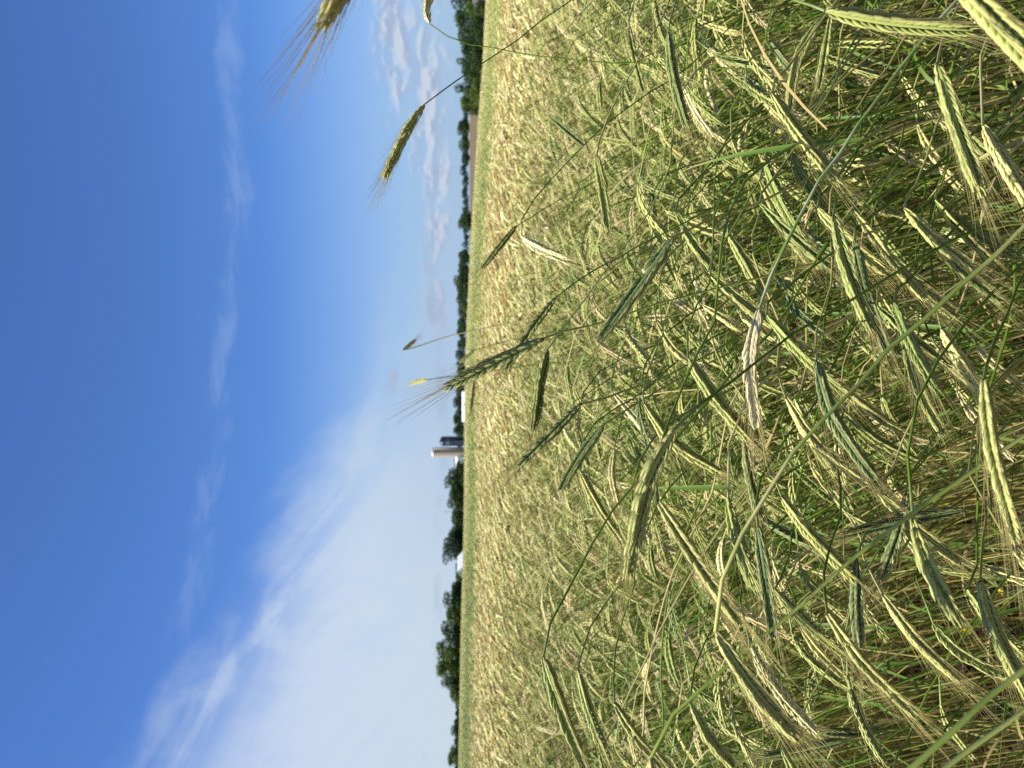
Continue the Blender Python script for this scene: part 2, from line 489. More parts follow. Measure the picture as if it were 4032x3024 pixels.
def add_ear_joined(b, nodes, rnd, lem, mi=0, kscale=1.0):
    for (p, ax, out, nn, prof, t, T) in nodes:
        Y = out - out.dot(ax) * ax; Y /= np.linalg.norm(Y) + 1e-9
        X = np.cross(Y, ax)
        parts, f, k = spikelet_mesh_data(rnd, lem)
        r = rnd.random()
        for w in parts:
            b.add(p + prof * (w[:, :1] * X + w[:, 1:2] * Y + w[:, 2:] * ax), f, k, np.clip(r + rnd.normal() * .12, 0, 1), mi)

def stalk_path(rnd, length, lean0, lean1, droop, ear_len, curl, n=26):
    """a stalk in the local XZ plane leaning to +X whose neck bows over into the ear"""
    s = np.linspace(0, 1, n)
    th = lean0 + (lean1 - lean0) * s ** 1.6
    neck = np.clip((s - 0.88) / 0.12, 0, 1); neck = neck * neck * (3 - 2 * neck)
    th = th + (droop - lean1) * 0.8 * neck
    ph = rnd.normal() * 0.15 + 0.12 * np.sin(s * 5 + rnd.random() * 6)
    ds = length / (n - 1)
    d = np.stack([np.sin(th) * np.cos(ph), np.sin(th) * np.sin(ph), np.cos(th)], 1)
    P = np.vstack([[0, 0, 0], np.cumsum((d[1:] + d[:-1]) / 2 * ds, 0)])
    m_ = 10
    s2 = np.linspace(0, 1, m_)
    th2 = th[-1] + (droop - th[-1]) * np.minimum(1, s2 * 2.5) + curl * s2
    d2 = np.stack([np.sin(th2) * np.cos(ph[-1]), np.sin(th2) * np.sin(ph[-1]), np.cos(th2)], 1)
    E = P[-1] + np.vstack([[0, 0, 0], np.cumsum((d2[1:] + d2[:-1]) / 2 * ear_len / (m_ - 1), 0)])
    return P, E

def leaf_points(p0, az_, rise, ln, rnd, n=8):
    u = np.linspace(0, 1, n)
    th = rise + (R(165) - rise) * u ** 1.5 * rnd.uniform(0.3, 0.9)
    d = np.stack([np.sin(th) * math.cos(az_), np.sin(th) * math.sin(az_), np.cos(th)], 1)
    return p0 + np.vstack([[0, 0, 0], np.cumsum(d[1:] * ln / (n - 1), 0)])

def add_leaf(b, P, hfrac, rnd, dry, mi=0, ln=None):
    i = int(hfrac * (len(P) - 1)); a = rnd.random() * 6.28
    pts = leaf_points(P[i], a, R(rnd.uniform(10, 40)), ln or rnd.uniform(0.12, 0.26), rnd)
    n = len(pts)
    w = np.interp(np.linspace(0, 1, n), (0, .25, 1), (0.6, 1, 0.05)) * rnd.uniform(0.005, 0.009)
    b.ribbon(pts, w, (-math.sin(a), math.cos(a), 0.2 * rnd.normal()), None, rnd.uniform(0.55, 1.0) if dry else rnd.uniform(0, 0.45), mi)

# ------------------------------------------------------------------ rye: the photographed stalks, one by one
SPK = []
for i in range(3):
    b = MB()
    parts, f, k = spikelet_mesh_data(np.random.default_rng(i), LEM_HI)
    for q, w in enumerate(parts): b.add(w, f, k, (0.35, 0.6, 1.0, 0.9)[q])
    SPK.append(b.mesh('spikelet', HERO_M[0]))

NAMED = []      # (label, picture row, object) of the look-alike stalks, told apart below
def rye_stalk(root, stem_pts, ear_path, tone, label, group=None, stem_r=0.0017, stem_tone=None, awn=1.0, width=1.0, pieces=True, stem_m=None, leaf=None, seed=0, dark=1.0):
    rnd = np.random.default_rng(1000 + seed)
    e = empty('rye_stalk', root)
    tag(e, label, 'rye', group)
    r0 = np.asarray(root)
    col = tuple(c * dark for c in (tone_rgb(tone) if not isinstance(tone, tuple) else tone))  # dark scales it down: shade painted into the ear colour
    S = spline(np.asarray(stem_pts) - r0, 44)
    b = MB(); n = len(S)
    sheath = np.where((np.linspace(0, 1, n) * 5.3) % 1 < 0.45, 1.14, 1.0)
    S[1:-1] += rnd.normal(size=(n - 2, 3)) * 0.0009
    b.tube(S, np.linspace(stem_r * 1.25, stem_r * 0.62, n) * sheath, 6, None, rnd.random())
    if True:   # two nodes (joints) low on the culm
        for fr in (0.28, 0.5, 0.72):
            i = int(fr * (n - 1)); b.tube(S[i:i + 2] * 0.5 + S[i] * 0.5, stem_r * 1.45, 6, fr, 0.5)
    st = b.build('stem', stem_m or HERO_M[2], e)
    E = spline(np.asarray(ear_path) - r0, 24)
    b = MB(); b.tube(E, np.interp(np.linspace(0, 1, len(E)), (0, .08, .8, 1), (.0010, .0026, .0020, .0008)), 6, 0.35)
    nodes = ear_nodes(E, rnd, width * 0.92)
    if pieces:
        ear = b.build('ear', HERO_M[0], e); ear.color = (*col, 1)
        for i, (p, ax, out, nn, prof, t, T) in enumerate(nodes):
            o = bpy.data.objects.new('spikelet', SPK[i % 3]); COL.objects.link(o)
            Y = out - out.dot(ax) * ax; Y /= np.linalg.norm(Y); X = np.cross(Y, ax)
            mm = Matrix.Identity(4)
            for q in range(3):
                mm[q][0] = X[q] * prof; mm[q][1] = Y[q] * prof; mm[q][2] = ax[q] * prof; mm[q][3] = p[q]
            o.parent = ear; o.matrix_basis = mm
            g = rnd.uniform(0.78, 1.22); w_ = max(0, 0.16 - t) * 2.2
            o.color = (*[min(0.8, (c * (1 - w_) + s_ * w_) * g) for c, s_ in zip(col, (0.55, 0.44, 0.20))], 1)
    else:
        add_ear_joined(b, nodes, rnd, LEM_LO)
        ear = b.build('ear', HERO_M[0], e); ear.color = (*col, 1)
    b = MB(); add_awns(b, nodes, rnd, 4, 3, rad=0.00022, frac=0.9, lmul=awn * 1.2)
    aw = b.build('awns', HERO_M[1], ear); aw.color = (*col, 1); aw['kind'] = 'stuff'
    for q in range((seed % 3 == 0) + (seed % 5 == 0) if leaf is None else leaf):
        b = MB(); add_leaf(b, S, rnd.uniform(0.3, 0.8), rnd, (seed + q) % 2 == 0)
        b.build('leaf', HERO_M[3], e)
    return e

ANCH = [('the whitish bleached ear', 2975, 1440), ('the glinting blue-green ear', 2510, 1130), ('the very long green ear', 2550, 1950), ('the largest bright ear', 3920, 1800),
        ('the broad pale ear by the corner', 3770, 500), ('the paired green and dark ears', 3380, 1130), ('the ear along the picture top', 3500, 80), ('the bright banded ear', 3140, 250),
        ('the big ear of the lower crop', 2740, 2200), ('the big ear on the straw stem', 2970, 2690), ('the darkest hanging ear', 3375, 2380), ('the banded ear by the soil gap', 3600, 2500),
        ('the ear on the dark arched stem', 2220, 2780), ('the straw ear on the arch', 2130, 975), ('the yellow-necked ear', 3790, 1430), ('the curling grey-green ear', 3530, 2100),
        ('the herringbone green ear', 2375, 760), ('the slender dark-necked ear', 2650, 300)]
def project(p):
    v = np.asarray(p, float) - CAMP; d = v.dot(FWD)
    return 2016 + FPX * v.dot(DOWN) / d, 1512 - FPX * v.dot(RIGHT) / d
def near_anchor(px, py):
    nm, ax, ay = min(ANCH, key=lambda a: (a[1] - px) ** 2 + (a[2] - py) ** 2)
    dx, dy = px - ax, py - ay
    side = ('right of' if dx > 0 else 'left of') if abs(dx) > abs(dy) else ('below' if dy > 0 else 'above')
    return f'{side} {nm}'
hero_i = 0
def hero(E, S, d, tone, label, tip_d=0.0, base_d=None, stem_d=None, root=None, group=None, **kw):
    """E: picture points base to tip, S: stem from the neck outwards, d: depth of the ear in metres"""
    global hero_i
    hero_i += 1
    ne = len(E)
    ear = [at(x, y, d + tip_d * i / (ne - 1)) for i, (x, y) in enumerate(E)]
    nS = len(S)
    sd_ = stem_d if stem_d is not None else d + 0.10
    stem = [at(x, y, d + (sd_ - d) * (i + 1) / nS) for i, (x, y) in enumerate(S)]
    last = stem[-1]; prev = stem[-2] if nS > 1 else ear[0]
    dirn = last - prev; dirn /= np.linalg.norm(dirn)
    if root is None:
        h = max(0.3, last[2])
        dx = np.clip(dirn[0] / max(0.25, -dirn[2]), -0.9, 0.9) * 0.42 * h
        dy = np.clip(dirn[1] / max(0.25, -dirn[2]), -0.2, 0.5) * 0.3 * h + 0.10
        rx, ry = last[0] + dx, last[1] + dy
    else: rx, ry = root
    rt = np.array((rx, ry, float(ground(rx, ry))))
    h = last[2] - rt[2]
    q1 = last + dirn * min(0.30 * h, 0.25)
    mid = rt * 0.55 + q1 * 0.45 + np.array((0.0, 0.0, -0.02))
    mid[0] = rt[0] + (q1[0] - rt[0]) * 0.32; mid[1] = rt[1] + (q1[1] - rt[1]) * 0.32
    pts = [rt, mid, q1] + stem[::-1] + [ear[0]]
    return rye_stalk(rt, pts, ear, tone, label, group, seed=hero_i, **kw)

BG, GR, YG, ST, CR, BR = 0.05, 0.24, 0.46, 0.72, 0.86, 0.97
hero([(1670, 412), (1600, 520), (1512, 700)], [(1820, 300), (2000, 180), (2250, 0), (2500, -170)], 1.0, 0.52, 'ripening rye ear silhouetted alone against the blue sky on a long slanting stem', stem_r=0.0013)
hero([(1600, -500), (1430, -190), (1262, 110)], [(1720, -640), (1950, -900)], 0.47, 0.68, 'large blurred rye ear entering the sky from the picture edge with spread awns', awn=1.35)
hero([(1690, 92), (1683, 40), (1700, -60), (1720, -170)], [(1720, 115), (1780, 150), (1880, 180), (2100, 215), (2350, 240), (2700, 260)], 1.15, 0.80, 'pale rye ear bent back beside the white clouds, cut by the picture edge', stem_r=0.0012)
hero([(2055, 935), (2120, 975), (2240, 1030)], [(2044, 895), (2079, 818), (2187, 684), (2300, 565), (2466, 430), (2700, 270)], 1.05, 0.84, 'straw coloured rye ear hanging from a thin dark arched stem above the pale field', tip_d=-0.05, stem_r=0.0012)
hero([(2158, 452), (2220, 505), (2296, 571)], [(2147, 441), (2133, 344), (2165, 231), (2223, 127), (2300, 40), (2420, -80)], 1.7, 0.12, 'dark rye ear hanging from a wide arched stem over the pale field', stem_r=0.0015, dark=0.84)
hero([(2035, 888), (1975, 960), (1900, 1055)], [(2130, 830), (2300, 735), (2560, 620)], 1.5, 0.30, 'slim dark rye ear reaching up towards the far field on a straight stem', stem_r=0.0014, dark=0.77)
hero([(2140, 1333), (1960, 1420), (1755, 1525)], [(2200, 1310), (2584, 1202), (2878, 1116), (3200, 1039), (3500, 985)], 0.78, 0.10, 'long blue-green rye ear reaching across the horizon beside the silos, awns in the sky', awn=1.3, stem_r=0.0015)
hero([(2185, 1175), (2090, 1300), (1990, 1455)], [(2290, 1100), (2480, 985), (2760, 845), (3050, 700)], 0.95, 0.14, 'green rye ear lying behind the one that crosses the horizon', awn=1.2, stem_r=0.0014)
hero([(1587, 1378), (1608, 1362), (1637, 1338)], [(1600, 1376), (1700, 1345), (1830, 1310), (2100, 1255), (2400, 1200)], 2.3, 0.85, 'tiny pale nodding rye ear on the tallest upright stem against the sky', stem_r=0.0024, tip_d=0.05, width=0.9)
hero([(1682, 1495), (1655, 1500), (1620, 1510)], [(1740, 1487), (1800, 1478), (1950, 1460)], 2.2, 0.55, 'small brownish upright rye ear against the sky just above the long green ear', stem_r=0.0018, dark=0.77, tip_d=0.06)
hero([(1862, 1380), (1840, 1402), (1812, 1424)], [(1990, 1345), (2200, 1300)], 2.6, 0.6, 'tiny rye ear tipping over the tree line under the tallest stem', dark=0.84)
hero([(1866, 1500), (1858, 1560), (1848, 1622)], [(1878, 1480), (1960, 1440)], 2.2, 0.7, 'small brown rye ear lying over the far field under the long green ear', dark=0.77)
hero([(2155, 1378), (2130, 1500), (2100, 1695)], [(2210, 1300), (2340, 1130), (2430, 1010), (2560, 830), (2630, 690)], 0.98, 0.2, 'dark rye ear with brown neck hanging level over the pale field', dark=0.79, awn=1.2, stem_r=0.0014)
hero([(2290, 1590), (2190, 1690), (2040, 1835)], [(2400, 1560), (2530, 1520), (2700, 1440), (2900, 1330)], 0.93, 0.08, 'grey-green rye ear slanting towards the silos with a fan of tan awns', awn=1.35)
hero([(2380, 1670), (2290, 1790), (2205, 1930)], [(2470, 1610), (2640, 1510), (2850, 1400)], 1.0, 0.08, 'shorter grey-green rye ear just below the slanting one that points at the silos')
hero([(2660, 1685), (2550, 1900), (2470, 2265)], [(2740, 1600), (2860, 1510), (3032, 1378), (3303, 1202), (3755, 949), (4032, 813), (4150, 750)], 0.60, 0.46, 'very long green rye ear with yellow neck hanging in the middle of the crop', awn=1.2, stem_r=0.0016)
hero([(2350, 610), (2375, 760), (2395, 925)], [(2351, 590), (2381, 497), (2467, 316), (2598, 90), (2640, 10)], 1.0, 0.30, 'green rye ear with herringbone spikelets hanging under the straw one near the pale field')
hero([(2478, 110), (2500, 230), (2532, 360)], [(2478, 85), (2490, 40), (2510, -40)], 1.25, 0.26, 'dark green rye ear with bright edge hanging near the picture top', dark=0.89)
hero([(2632, 130), (2650, 290), (2700, 490)], [(2645, 60), (2668, -20)], 0.95, 0.10, 'slender blue-green rye ear on a black-looking neck near the picture top', dark=0.92, awn=1.2)
hero([(3225, 80), (3140, 240), (3105, 440)], [(3290, 20), (3360, -50)], 0.9, 0.42, 'bright pale green rye ear with crossing shadow bands near the picture top')
hero([(3272, 60), (3245, 220), (3222, 350)], [(3290, 0), (3330, -90)], 1.05, 0.3, 'narrower rye ear beside the bright banded one near the picture top')
hero([(3250, 42), (3500, 90), (3830, 122)], [(3200, 22), (3130, -5), (3090, -60)], 0.6, 0.38, 'rye ear hanging straight down along the picture top edge', root=(0.62, 0.95))
hero([(3720, -120), (3930, 95), (4120, 300)], [(3650, -220), (3700, -420)], 0.42, 0.45, 'large close rye ear filling the top right picture corner', awn=1.25, root=(0.75, 0.7))
hero([(3690, 250), (3760, 480), (3862, 765)], [(3700, 170), (3760, 50), (3850, -100)], 0.62, 0.36, 'broad pale green rye ear near the top right picture corner')
hero([(3870, 495), (3960, 650), (4090, 865)], [(3860, 390), (3862, 250), (3900, 100)], 0.7, 0.66, 'yellowish rye ear hanging at the right picture edge below the broad pale green one')
hero([(3282, 850), (3330, 1050), (3428, 1300)], [(3295, 790), (3320, 700), (3380, 600)], 0.75, 0.30, 'green rye ear side by side with its dark twin above the yellow flower')
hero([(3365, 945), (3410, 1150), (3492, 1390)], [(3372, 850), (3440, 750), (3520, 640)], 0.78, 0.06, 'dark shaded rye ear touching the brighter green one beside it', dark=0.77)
hero([(3512, 1170), (3560, 1300), (3600, 1500)], [(3520, 1110), (3580, 1010), (3660, 950)], 0.92, 0.10, 'short dark rye ear crossed by a thick straw stem', dark=0.81)
hero([(3705, 1295), (3780, 1420), (3892, 1590)], [(3683, 1200), (3665, 1000), (3668, 900), (3700, 750), (3773, 533), (3886, 180), (3950, -50)], 0.85, 0.62, 'yellow-necked rye ear on a pale upright neck beyond the straw stem')
hero([(3690, 1370), (3750, 1440), (3870, 1540)], [(3650, 1300), (3620, 1200), (3610, 1000), (3640, 800)], 0.95, 0.55, 'slim yellow-green rye ear just under the yellow-necked one')
hero([(3848, 1360), (3900, 1420), (3990, 1500)], [(3820, 1320), (3790, 1260), (3780, 1150)], 1.0, 0.75, 'small straw rye ear near the right picture edge above the big bright ear')
hero([(2990, 1218), (2955, 1420), (2975, 1668)], [(3015, 1130), (3080, 960), (3208, 750), (3303, 610), (3439, 407), (3574, 226), (3751, 14), (3850, -120)], 0.70, (0.68, 0.62, 0.38), 'whitish bleached rye ear on a white waxy stem', awn=1.1, stem_r=0.0022, stem_m=STEM_WAX)
hero([(2930, 1720), (2950, 1860), (2990, 2035)], [(2925, 1690), (2940, 1600), (3010, 1440), (3100, 1250)], 0.85, 0.16, 'dark green rye ear directly under the whitish bleached ear', dark=0.77)
hero([(2985, 2075), (3010, 2250), (3045, 2510)], [(2972, 2010), (2985, 1900), (3080, 1750), (3200, 1600)], 0.72, 0.06, 'dark blue-green rye ear with long black-looking awns in the middle of the crop', dark=0.77, awn=1.2)
hero([(2650, 935), (2520, 1120), (2362, 1335)], [(2720, 895), (2800, 860), (2980, 800), (3200, 690)], 0.72, 0.04, 'blue-green rye ear with white glinting spikelets pointing up towards the far field', awn=1.1)
hero([(2591, 1972), (2730, 2190), (2905, 2450)], [(2572, 1907), (2580, 1794), (2634, 1658), (2700, 1500), (2800, 1300)], 0.6, 0.50, 'big pale green rye ear with striped spikelets, centre of the lower crop', awn=1.2)
hero([(2817, 2488), (2960, 2700), (3130, 2900)], [(2812, 2390), (2869, 2223), (2969, 2020), (3086, 1844), (3258, 1627), (3394, 1500), (3475, 1400), (3800, 1110), (4100, 830)], 0.58, 0.52, 'big yellow-green rye ear hanging from a thick stem that turns to straw', stem_r=0.0023, stem_d=0.62, awn=1.1, stem_m=STEM_STRAW)
hero([(2140, 2585), (2195, 2750), (2310, 3050)], [(2142, 2560), (2196, 2400), (2272, 2246), (2426, 1997), (2630, 1757), (2855, 1500), (3050, 1290)], 0.72, 0.34, 'dark green rye ear on a long dark arched stem near the picture bottom', dark=0.89)
hero([(2275, 2635), (2320, 2800), (2395, 3000)], [(2275, 2600), (2300, 2520), (2370, 2400), (2480, 2250)], 0.95, 0.3, 'grey-green rye ear on an arched neck close to the picture bottom edge')
hero([(2420, 2770), (2490, 2880), (2600, 3015)], [(2415, 2700), (2420, 2560), (2500, 2300)], 0.85, 0.42, 'pale rye ear leaning beside the grey-green one near the picture bottom')
hero([(2725, 2785), (2790, 2900), (2900, 3040)], [(2720, 2760), (2722, 2680), (2760, 2560), (2850, 2400)], 0.85, 0.48, 'pale yellow-green rye ear under the big ears at the picture bottom edge')
hero([(3875, 1495), (3905, 1760), (3997, 2125)], [(3880, 1440), (3930, 1300), (4000, 1130), (4080, 1000)], 0.55, 0.46, 'largest bright rye ear hanging at the right picture edge with long straight awns', awn=1.35)
hero([(3568, 1945), (3540, 2080), (3468, 2275)], [(3570, 1910), (3620, 1830), (3750, 1720), (4030, 1620)], 0.85, 0.04, 'dark grey-green rye ear curling from a drooping neck beside the largest bright ear', dark=0.84)
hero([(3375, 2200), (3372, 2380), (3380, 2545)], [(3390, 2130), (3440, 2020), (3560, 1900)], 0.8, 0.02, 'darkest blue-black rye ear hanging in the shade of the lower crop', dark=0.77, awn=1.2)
hero([(3860, 2290), (3910, 2460), (4040, 2735)], [(3857, 2250), (3862, 2150), (3890, 2000)], 0.68, 0.44, 'pale rye ear at the right picture edge beside the yellow flowers')
hero([(3475, 2340), (3600, 2510), (3772, 2675)], [(3440, 2290), (3400, 2200), (3380, 2100)], 0.75, 0.56, 'yellow-green rye ear with shadow bands pointing at the dark soil gap')
hero([(3258, 2415), (3390, 2600), (3600, 2815)], [(3245, 2380), (3240, 2300), (3250, 2200), (3300, 2050)], 0.66, 0.50, 'long pale rye ear running parallel below the banded yellow-green one', awn=1.1)
hero([(3150, 2465), (3220, 2560), (3330, 2675)], [(3140, 2420), (3130, 2350), (3080, 2250)], 1.0, 0.56, 'shorter pale rye ear left of the long parallel pair')
hero([(3497, 2872), (3390, 2885), (3250, 2882)], [(3560, 2870), (3700, 2862), (3900, 2850)], 0.95, 0.02, 'dark rye ear still standing upright near the picture bottom', dark=0.74)
hero([(3330, 2912), (3170, 2950), (3010, 2978)], [(3420, 2890), (3600, 2850), (3800, 2800)], 0.9, 0.10, 'grey-green upright rye ear beside the dark upright one at the picture bottom')
hero([(3078, 1955), (3190, 2100), (3392, 2305)], [(3060, 1915), (3020, 1840), (3000, 1700)], 0.8, 0.46, 'slim rye ear with pinkish neck under the thick slanting stem')
hero([(3095, 1565), (3210, 1740), (3425, 1905)], [(3080, 1520), (3060, 1450), (3070, 1300)], 0.78, 0.58, 'bright yellow-green rye ear lying along a dark one in the crop centre')
hero([(3215, 1420), (3280, 1640), (3442, 1885)], [(3210, 1380), (3220, 1280), (3280, 1100)], 0.72, 0.04, 'dark blue-green rye ear lying along the bright yellow-green one', dark=0.87)
hero([(3275, 1490), (3390, 1590), (3560, 1705)], [(3255, 1460), (3230, 1380), (3260, 1200)], 0.95, 0.48, 'yellow-green rye ear with a fan of tan awns next to the thick straw stem')
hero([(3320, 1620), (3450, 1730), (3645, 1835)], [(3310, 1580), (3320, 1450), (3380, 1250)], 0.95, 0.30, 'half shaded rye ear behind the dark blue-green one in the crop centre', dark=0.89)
hero([(2410, 1540), (2480, 1622), (2582, 1748)], [(2405, 1520), (2420, 1440), (2480, 1300)], 1.2, 0.80, 'straw-gold rye ear behind the grey-green ears in the middle distance')
hero([(2537, 1590), (2650, 1740), (2830, 1860)], [(2535, 1560), (2545, 1480), (2600, 1350)], 0.9, 0.46, 'long pale rye ear lying under the very long green one')
hero([(2285, 1855), (2360, 2000), (2447, 2135)], [(2284, 1840), (2300, 1740), (2360, 1650), (2520, 1550)], 1.05, 0.5, 'pale rye ear hanging left of the very long green one')
hero([(2419, 1765), (2410, 1870), (2432, 1995)], [(2422, 1750), (2435, 1690), (2470, 1560), (2500, 1480)], 1.35, 0.76, 'small straw rye ear hanging straight in the middle distance')
hero([(2585, 1265), (2650, 1370), (2762, 1465)], [(2582, 1240), (2600, 1150), (2680, 1000)], 1.15, 0.56, 'plump yellow-green rye ear beside the glinting blue-green one')
hero([(2710, 1410), (2810, 1560), (2945, 1725)], [(2700, 1380), (2710, 1280), (2790, 1120)], 0.82, 0.36, 'green rye ear with reddish awns under the whitish bleached ear')
hero([(2765, 1200), (2830, 1240), (2902, 1292)], [(2745, 1185), (2730, 1140), (2735, 1060), (2800, 900)], 1.15, 0.70, 'short yellowish rye ear with a swollen neck beside the bleached ear')
hero([(2560, 1070), (2640, 1160), (2722, 1232)], [(2555, 1050), (2570, 980), (2640, 850)], 1.3, 0.88, 'brownish rye ear behind the glinting blue-green one')
hero([(2868, 920), (2930, 1030), (3002, 1165)], [(2865, 900), (2875, 870), (2930, 830), (3010, 795), (3150, 700)], 1.0, 0.34, 'green rye ear on a hooked pale neck above the bleached ear')
hero([(2690, 340), (2740, 440), (2802, 535)], [(2688, 310), (2700, 220), (2760, 90)], 1.35, 0.86, 'straw rye ear with a shadow across it near the picture top')
hero([(2945, 310), (3010, 390), (3092, 485)], [(2935, 290), (2880, 150), (2820, 0), (2800, -80)], 1.3, 0.6, 'pale rye ear on a long thin stem left of the bright banded one')
hero([(3030, 160), (3072, 222), (3120, 285)], [(3028, 130), (3040, 60), (3080, -30)], 1.25, 0.04, 'small blue-green rye ear left of the bright banded one', dark=0.89)
hero([(3800, 2005), (3560, 2050), (3322, 2106)], [(3900, 1998), (4060, 1990)], 0.85, 0.05, 'dark rye ear still upright behind the curling grey-green one', dark=0.84)
hero([(3800, 2575), (3880, 2630), (3965, 2675)], [(3770, 2550), (3740, 2500), (3735, 2400)], 1.3, 0.5, 'small slim rye ear over the dark soil gap')
hero([(2563, 2985), (2575, 3070), (2640, 3240)], [(2600, 2890), (2700, 2760), (3200, 2334), (3530, 2065), (4032, 1717), (4200, 1600)], 0.6, 0.5, 'rye ear cut by the picture bottom on a long straight green stem', stem_r=0.0021, stem_d=0.62, stem_m=STEM_FRESH)
hero([(3380, 3230), (3420, 3330), (3520, 3480)], [(3440, 3150), (3590, 3024), (3800, 2840), (3990, 2670), (4150, 2540)], 0.43, 0.5, 'thick yellow-green rye stem crossing the bottom right picture corner', stem_r=0.0026, stem_d=0.44, stem_m=STEM_FRESH)
hero([(3500, 3230), (3560, 3330), (3640, 3480)], [(3570, 3150), (3722, 3024), (4032, 2787), (4200, 2660)], 0.47, 0.5, 'second thick rye stem nearer the bottom right picture corner', stem_r=0.0024, stem_d=0.48, stem_m=STEM_FRESH)
SL = [([(3032, 730), (3300, 300), (3480, 0), (3600, -200)], .85), ([(3050, 560), (3420, 220), (3700, -20), (3820, -130)], .9), ([(3260, 750), (3480, 420), (3640, 130), (3760, -80)], .8),
      ([(3600, 750), (3720, 420), (3900, 60), (3980, -100)], .75), ([(3400, 760), (3600, 640), (4032, 400), (4150, 330)], .8), ([(3032, 640), (3250, 590), (3560, 470), (3850, 330)], .95),
      ([(3060, 1170), (3400, 880), (3700, 640), (3950, 420)], .75), ([(3170, 1500), (3180, 1100), (3230, 750), (3300, 500)], .95), ([(3615, 1340), (3620, 1170), (3650, 900), (3720, 650)], .9),
      ([(3090, 2250), (3150, 1900), (3250, 1520), (3380, 1200)], .9), ([(3500, 1870), (3600, 1620), (3680, 1420), (3800, 1150)], .85), ([(3850, 2250), (3845, 1850), (3880, 1600), (3960, 1350)], .8),
      ([(2400, 2900), (2560, 2560), (2740, 2230), (2960, 1900)], 1.0), ([(2530, 2960), (2540, 2700), (2640, 2280), (2800, 1950)], 1.0), ([(2620, 2880), (2600, 2600), (2650, 2250), (2780, 1900)], 1.05),
      ([(3120, 2880), (3330, 2500), (3560, 2150), (3800, 1850)], .85), ([(3560, 2950), (3700, 2650), (3900, 2350), (4080, 2150)], .8), ([(2830, 1000), (3000, 700), (3250, 380), (3500, 100)], .95),
      ([(2700, 760), (2900, 520), (3150, 260), (3400, 0)], 1.05), ([(3560, 1120), (3760, 900), (4032, 640), (4150, 540)], .75)]
rq = np.random.default_rng(31)
for q in range(9):
    x0, y0 = rq.uniform(3050, 3800), rq.uniform(250, 1150); a_ = rq.uniform(.5, 1.05); g_ = rq.uniform(-.15, .1)
    SL.append(([(x0 + t_ * math.sin(a_ + g_ * t_ / 900), y0 - t_ * math.cos(a_ + g_ * t_ / 900)) for t_ in (0, 350, 750, 1200)], float(rq.uniform(.7, .95))))
for q, (pts, d_) in enumerate(SL):
    (x0, y0) = pts[0]; rq = np.random.default_rng(q); L_ = 330 / d_ * rq.uniform(.8, 1.1); a_ = rq.uniform(.6, 1.15)
    bx, by = x0 - 40, y0 + 70
    eo = hero([(bx, by), (bx + L_ * .5 * math.cos(a_) - 12, by + L_ * .5 * math.sin(a_)), (bx + L_ * math.cos(a_), by + L_ * math.sin(a_))], [(x0 - 30, y0 + 20)] + pts, d_, float(rq.uniform(.15, .6)),
         f'long slanting rye stalk {near_anchor(bx + 60, by + 90)}', group='long slanting stalks at the front of the crop', stem_r=0.0019, pieces=False)
    NAMED.append((eo['label'], by, eo))
HERO_N = hero_i

# ------------------------------------------------------------------ rye: further stalks of the front rows, each its own object
NV = 14
VAR = []
for i in range(NV):
    rnd = np.random.default_rng(50 + i)
    el_ = rnd.uniform(0.08, 0.115)
    P, E = stalk_path(rnd, rnd.uniform(1.10, 1.42), R(rnd.uniform(2, 9)), R(rnd.uniform(24, 58)), R(rnd.uniform(85, 150)), el_, R(rnd.uniform(5, 30)))
    VAR.append((P, E, rnd))
VAR_PARTS = []
for P, E, rnd in VAR:
    nodes = ear_nodes(spline(E, 20), rnd, rnd.uniform(0.85, 1.05), 0.0042)
    bs = MB(); bs.tube(spline(P, 26), np.linspace(0.0025, 0.0012, 26), 5, None, 0.5)
    be = MB(); be.tube(E, 0.002, 4, 0.35); add_ear_joined(be, nodes, rnd, LEM_LO)
    ba = MB(); add_awns(ba, nodes, rnd, 3, 3, rad=0.0002, frac=0.35)
    bl = MB(); add_leaf(bl, P, rnd.uniform(0.45, 0.7), rnd, False)
    bd = MB(); add_leaf(bd, P, rnd.uniform(0.2, 0.4), rnd, True)
    VAR_PARTS.append((bs.mesh('stem', HERO_M[2]), be.mesh('ear', HERO_M[0]), ba.mesh('awns', HERO_M[1]), bl.mesh('leaf', HERO_M[3]), bd.mesh('leaf', HERO_M[3])))

GAP = np.array((-0.50, 1.75))      # thin patch where soil and flowers show
def thin(x, y):
    """share of the crop standing at a place: thin at the trodden edge and in the gap"""
    g = np.exp(-(((x + 0.55) / 0.38) ** 2 + ((y - 1.55) / 0.55) ** 2))
    return np.clip(1 - 1.02 * g, 0.03, 1)

def crop_points(y0, y1, density, rnd, pad=0.45, slope=0.60):
    n = int(density * (slope * (y1 ** 2 - y0 ** 2) + 2 * pad * (y1 - y0)))
    y = np.sqrt(rnd.uniform(y0 ** 2, y1 ** 2, n * 2)); w = slope * y + pad
    x = rnd.uniform(-1, 1, n * 2) * (slope * y1 + pad)
    ok = np.abs(x) < w
    x, y = x[ok], y[ok]
    return x[:n], y[:n]

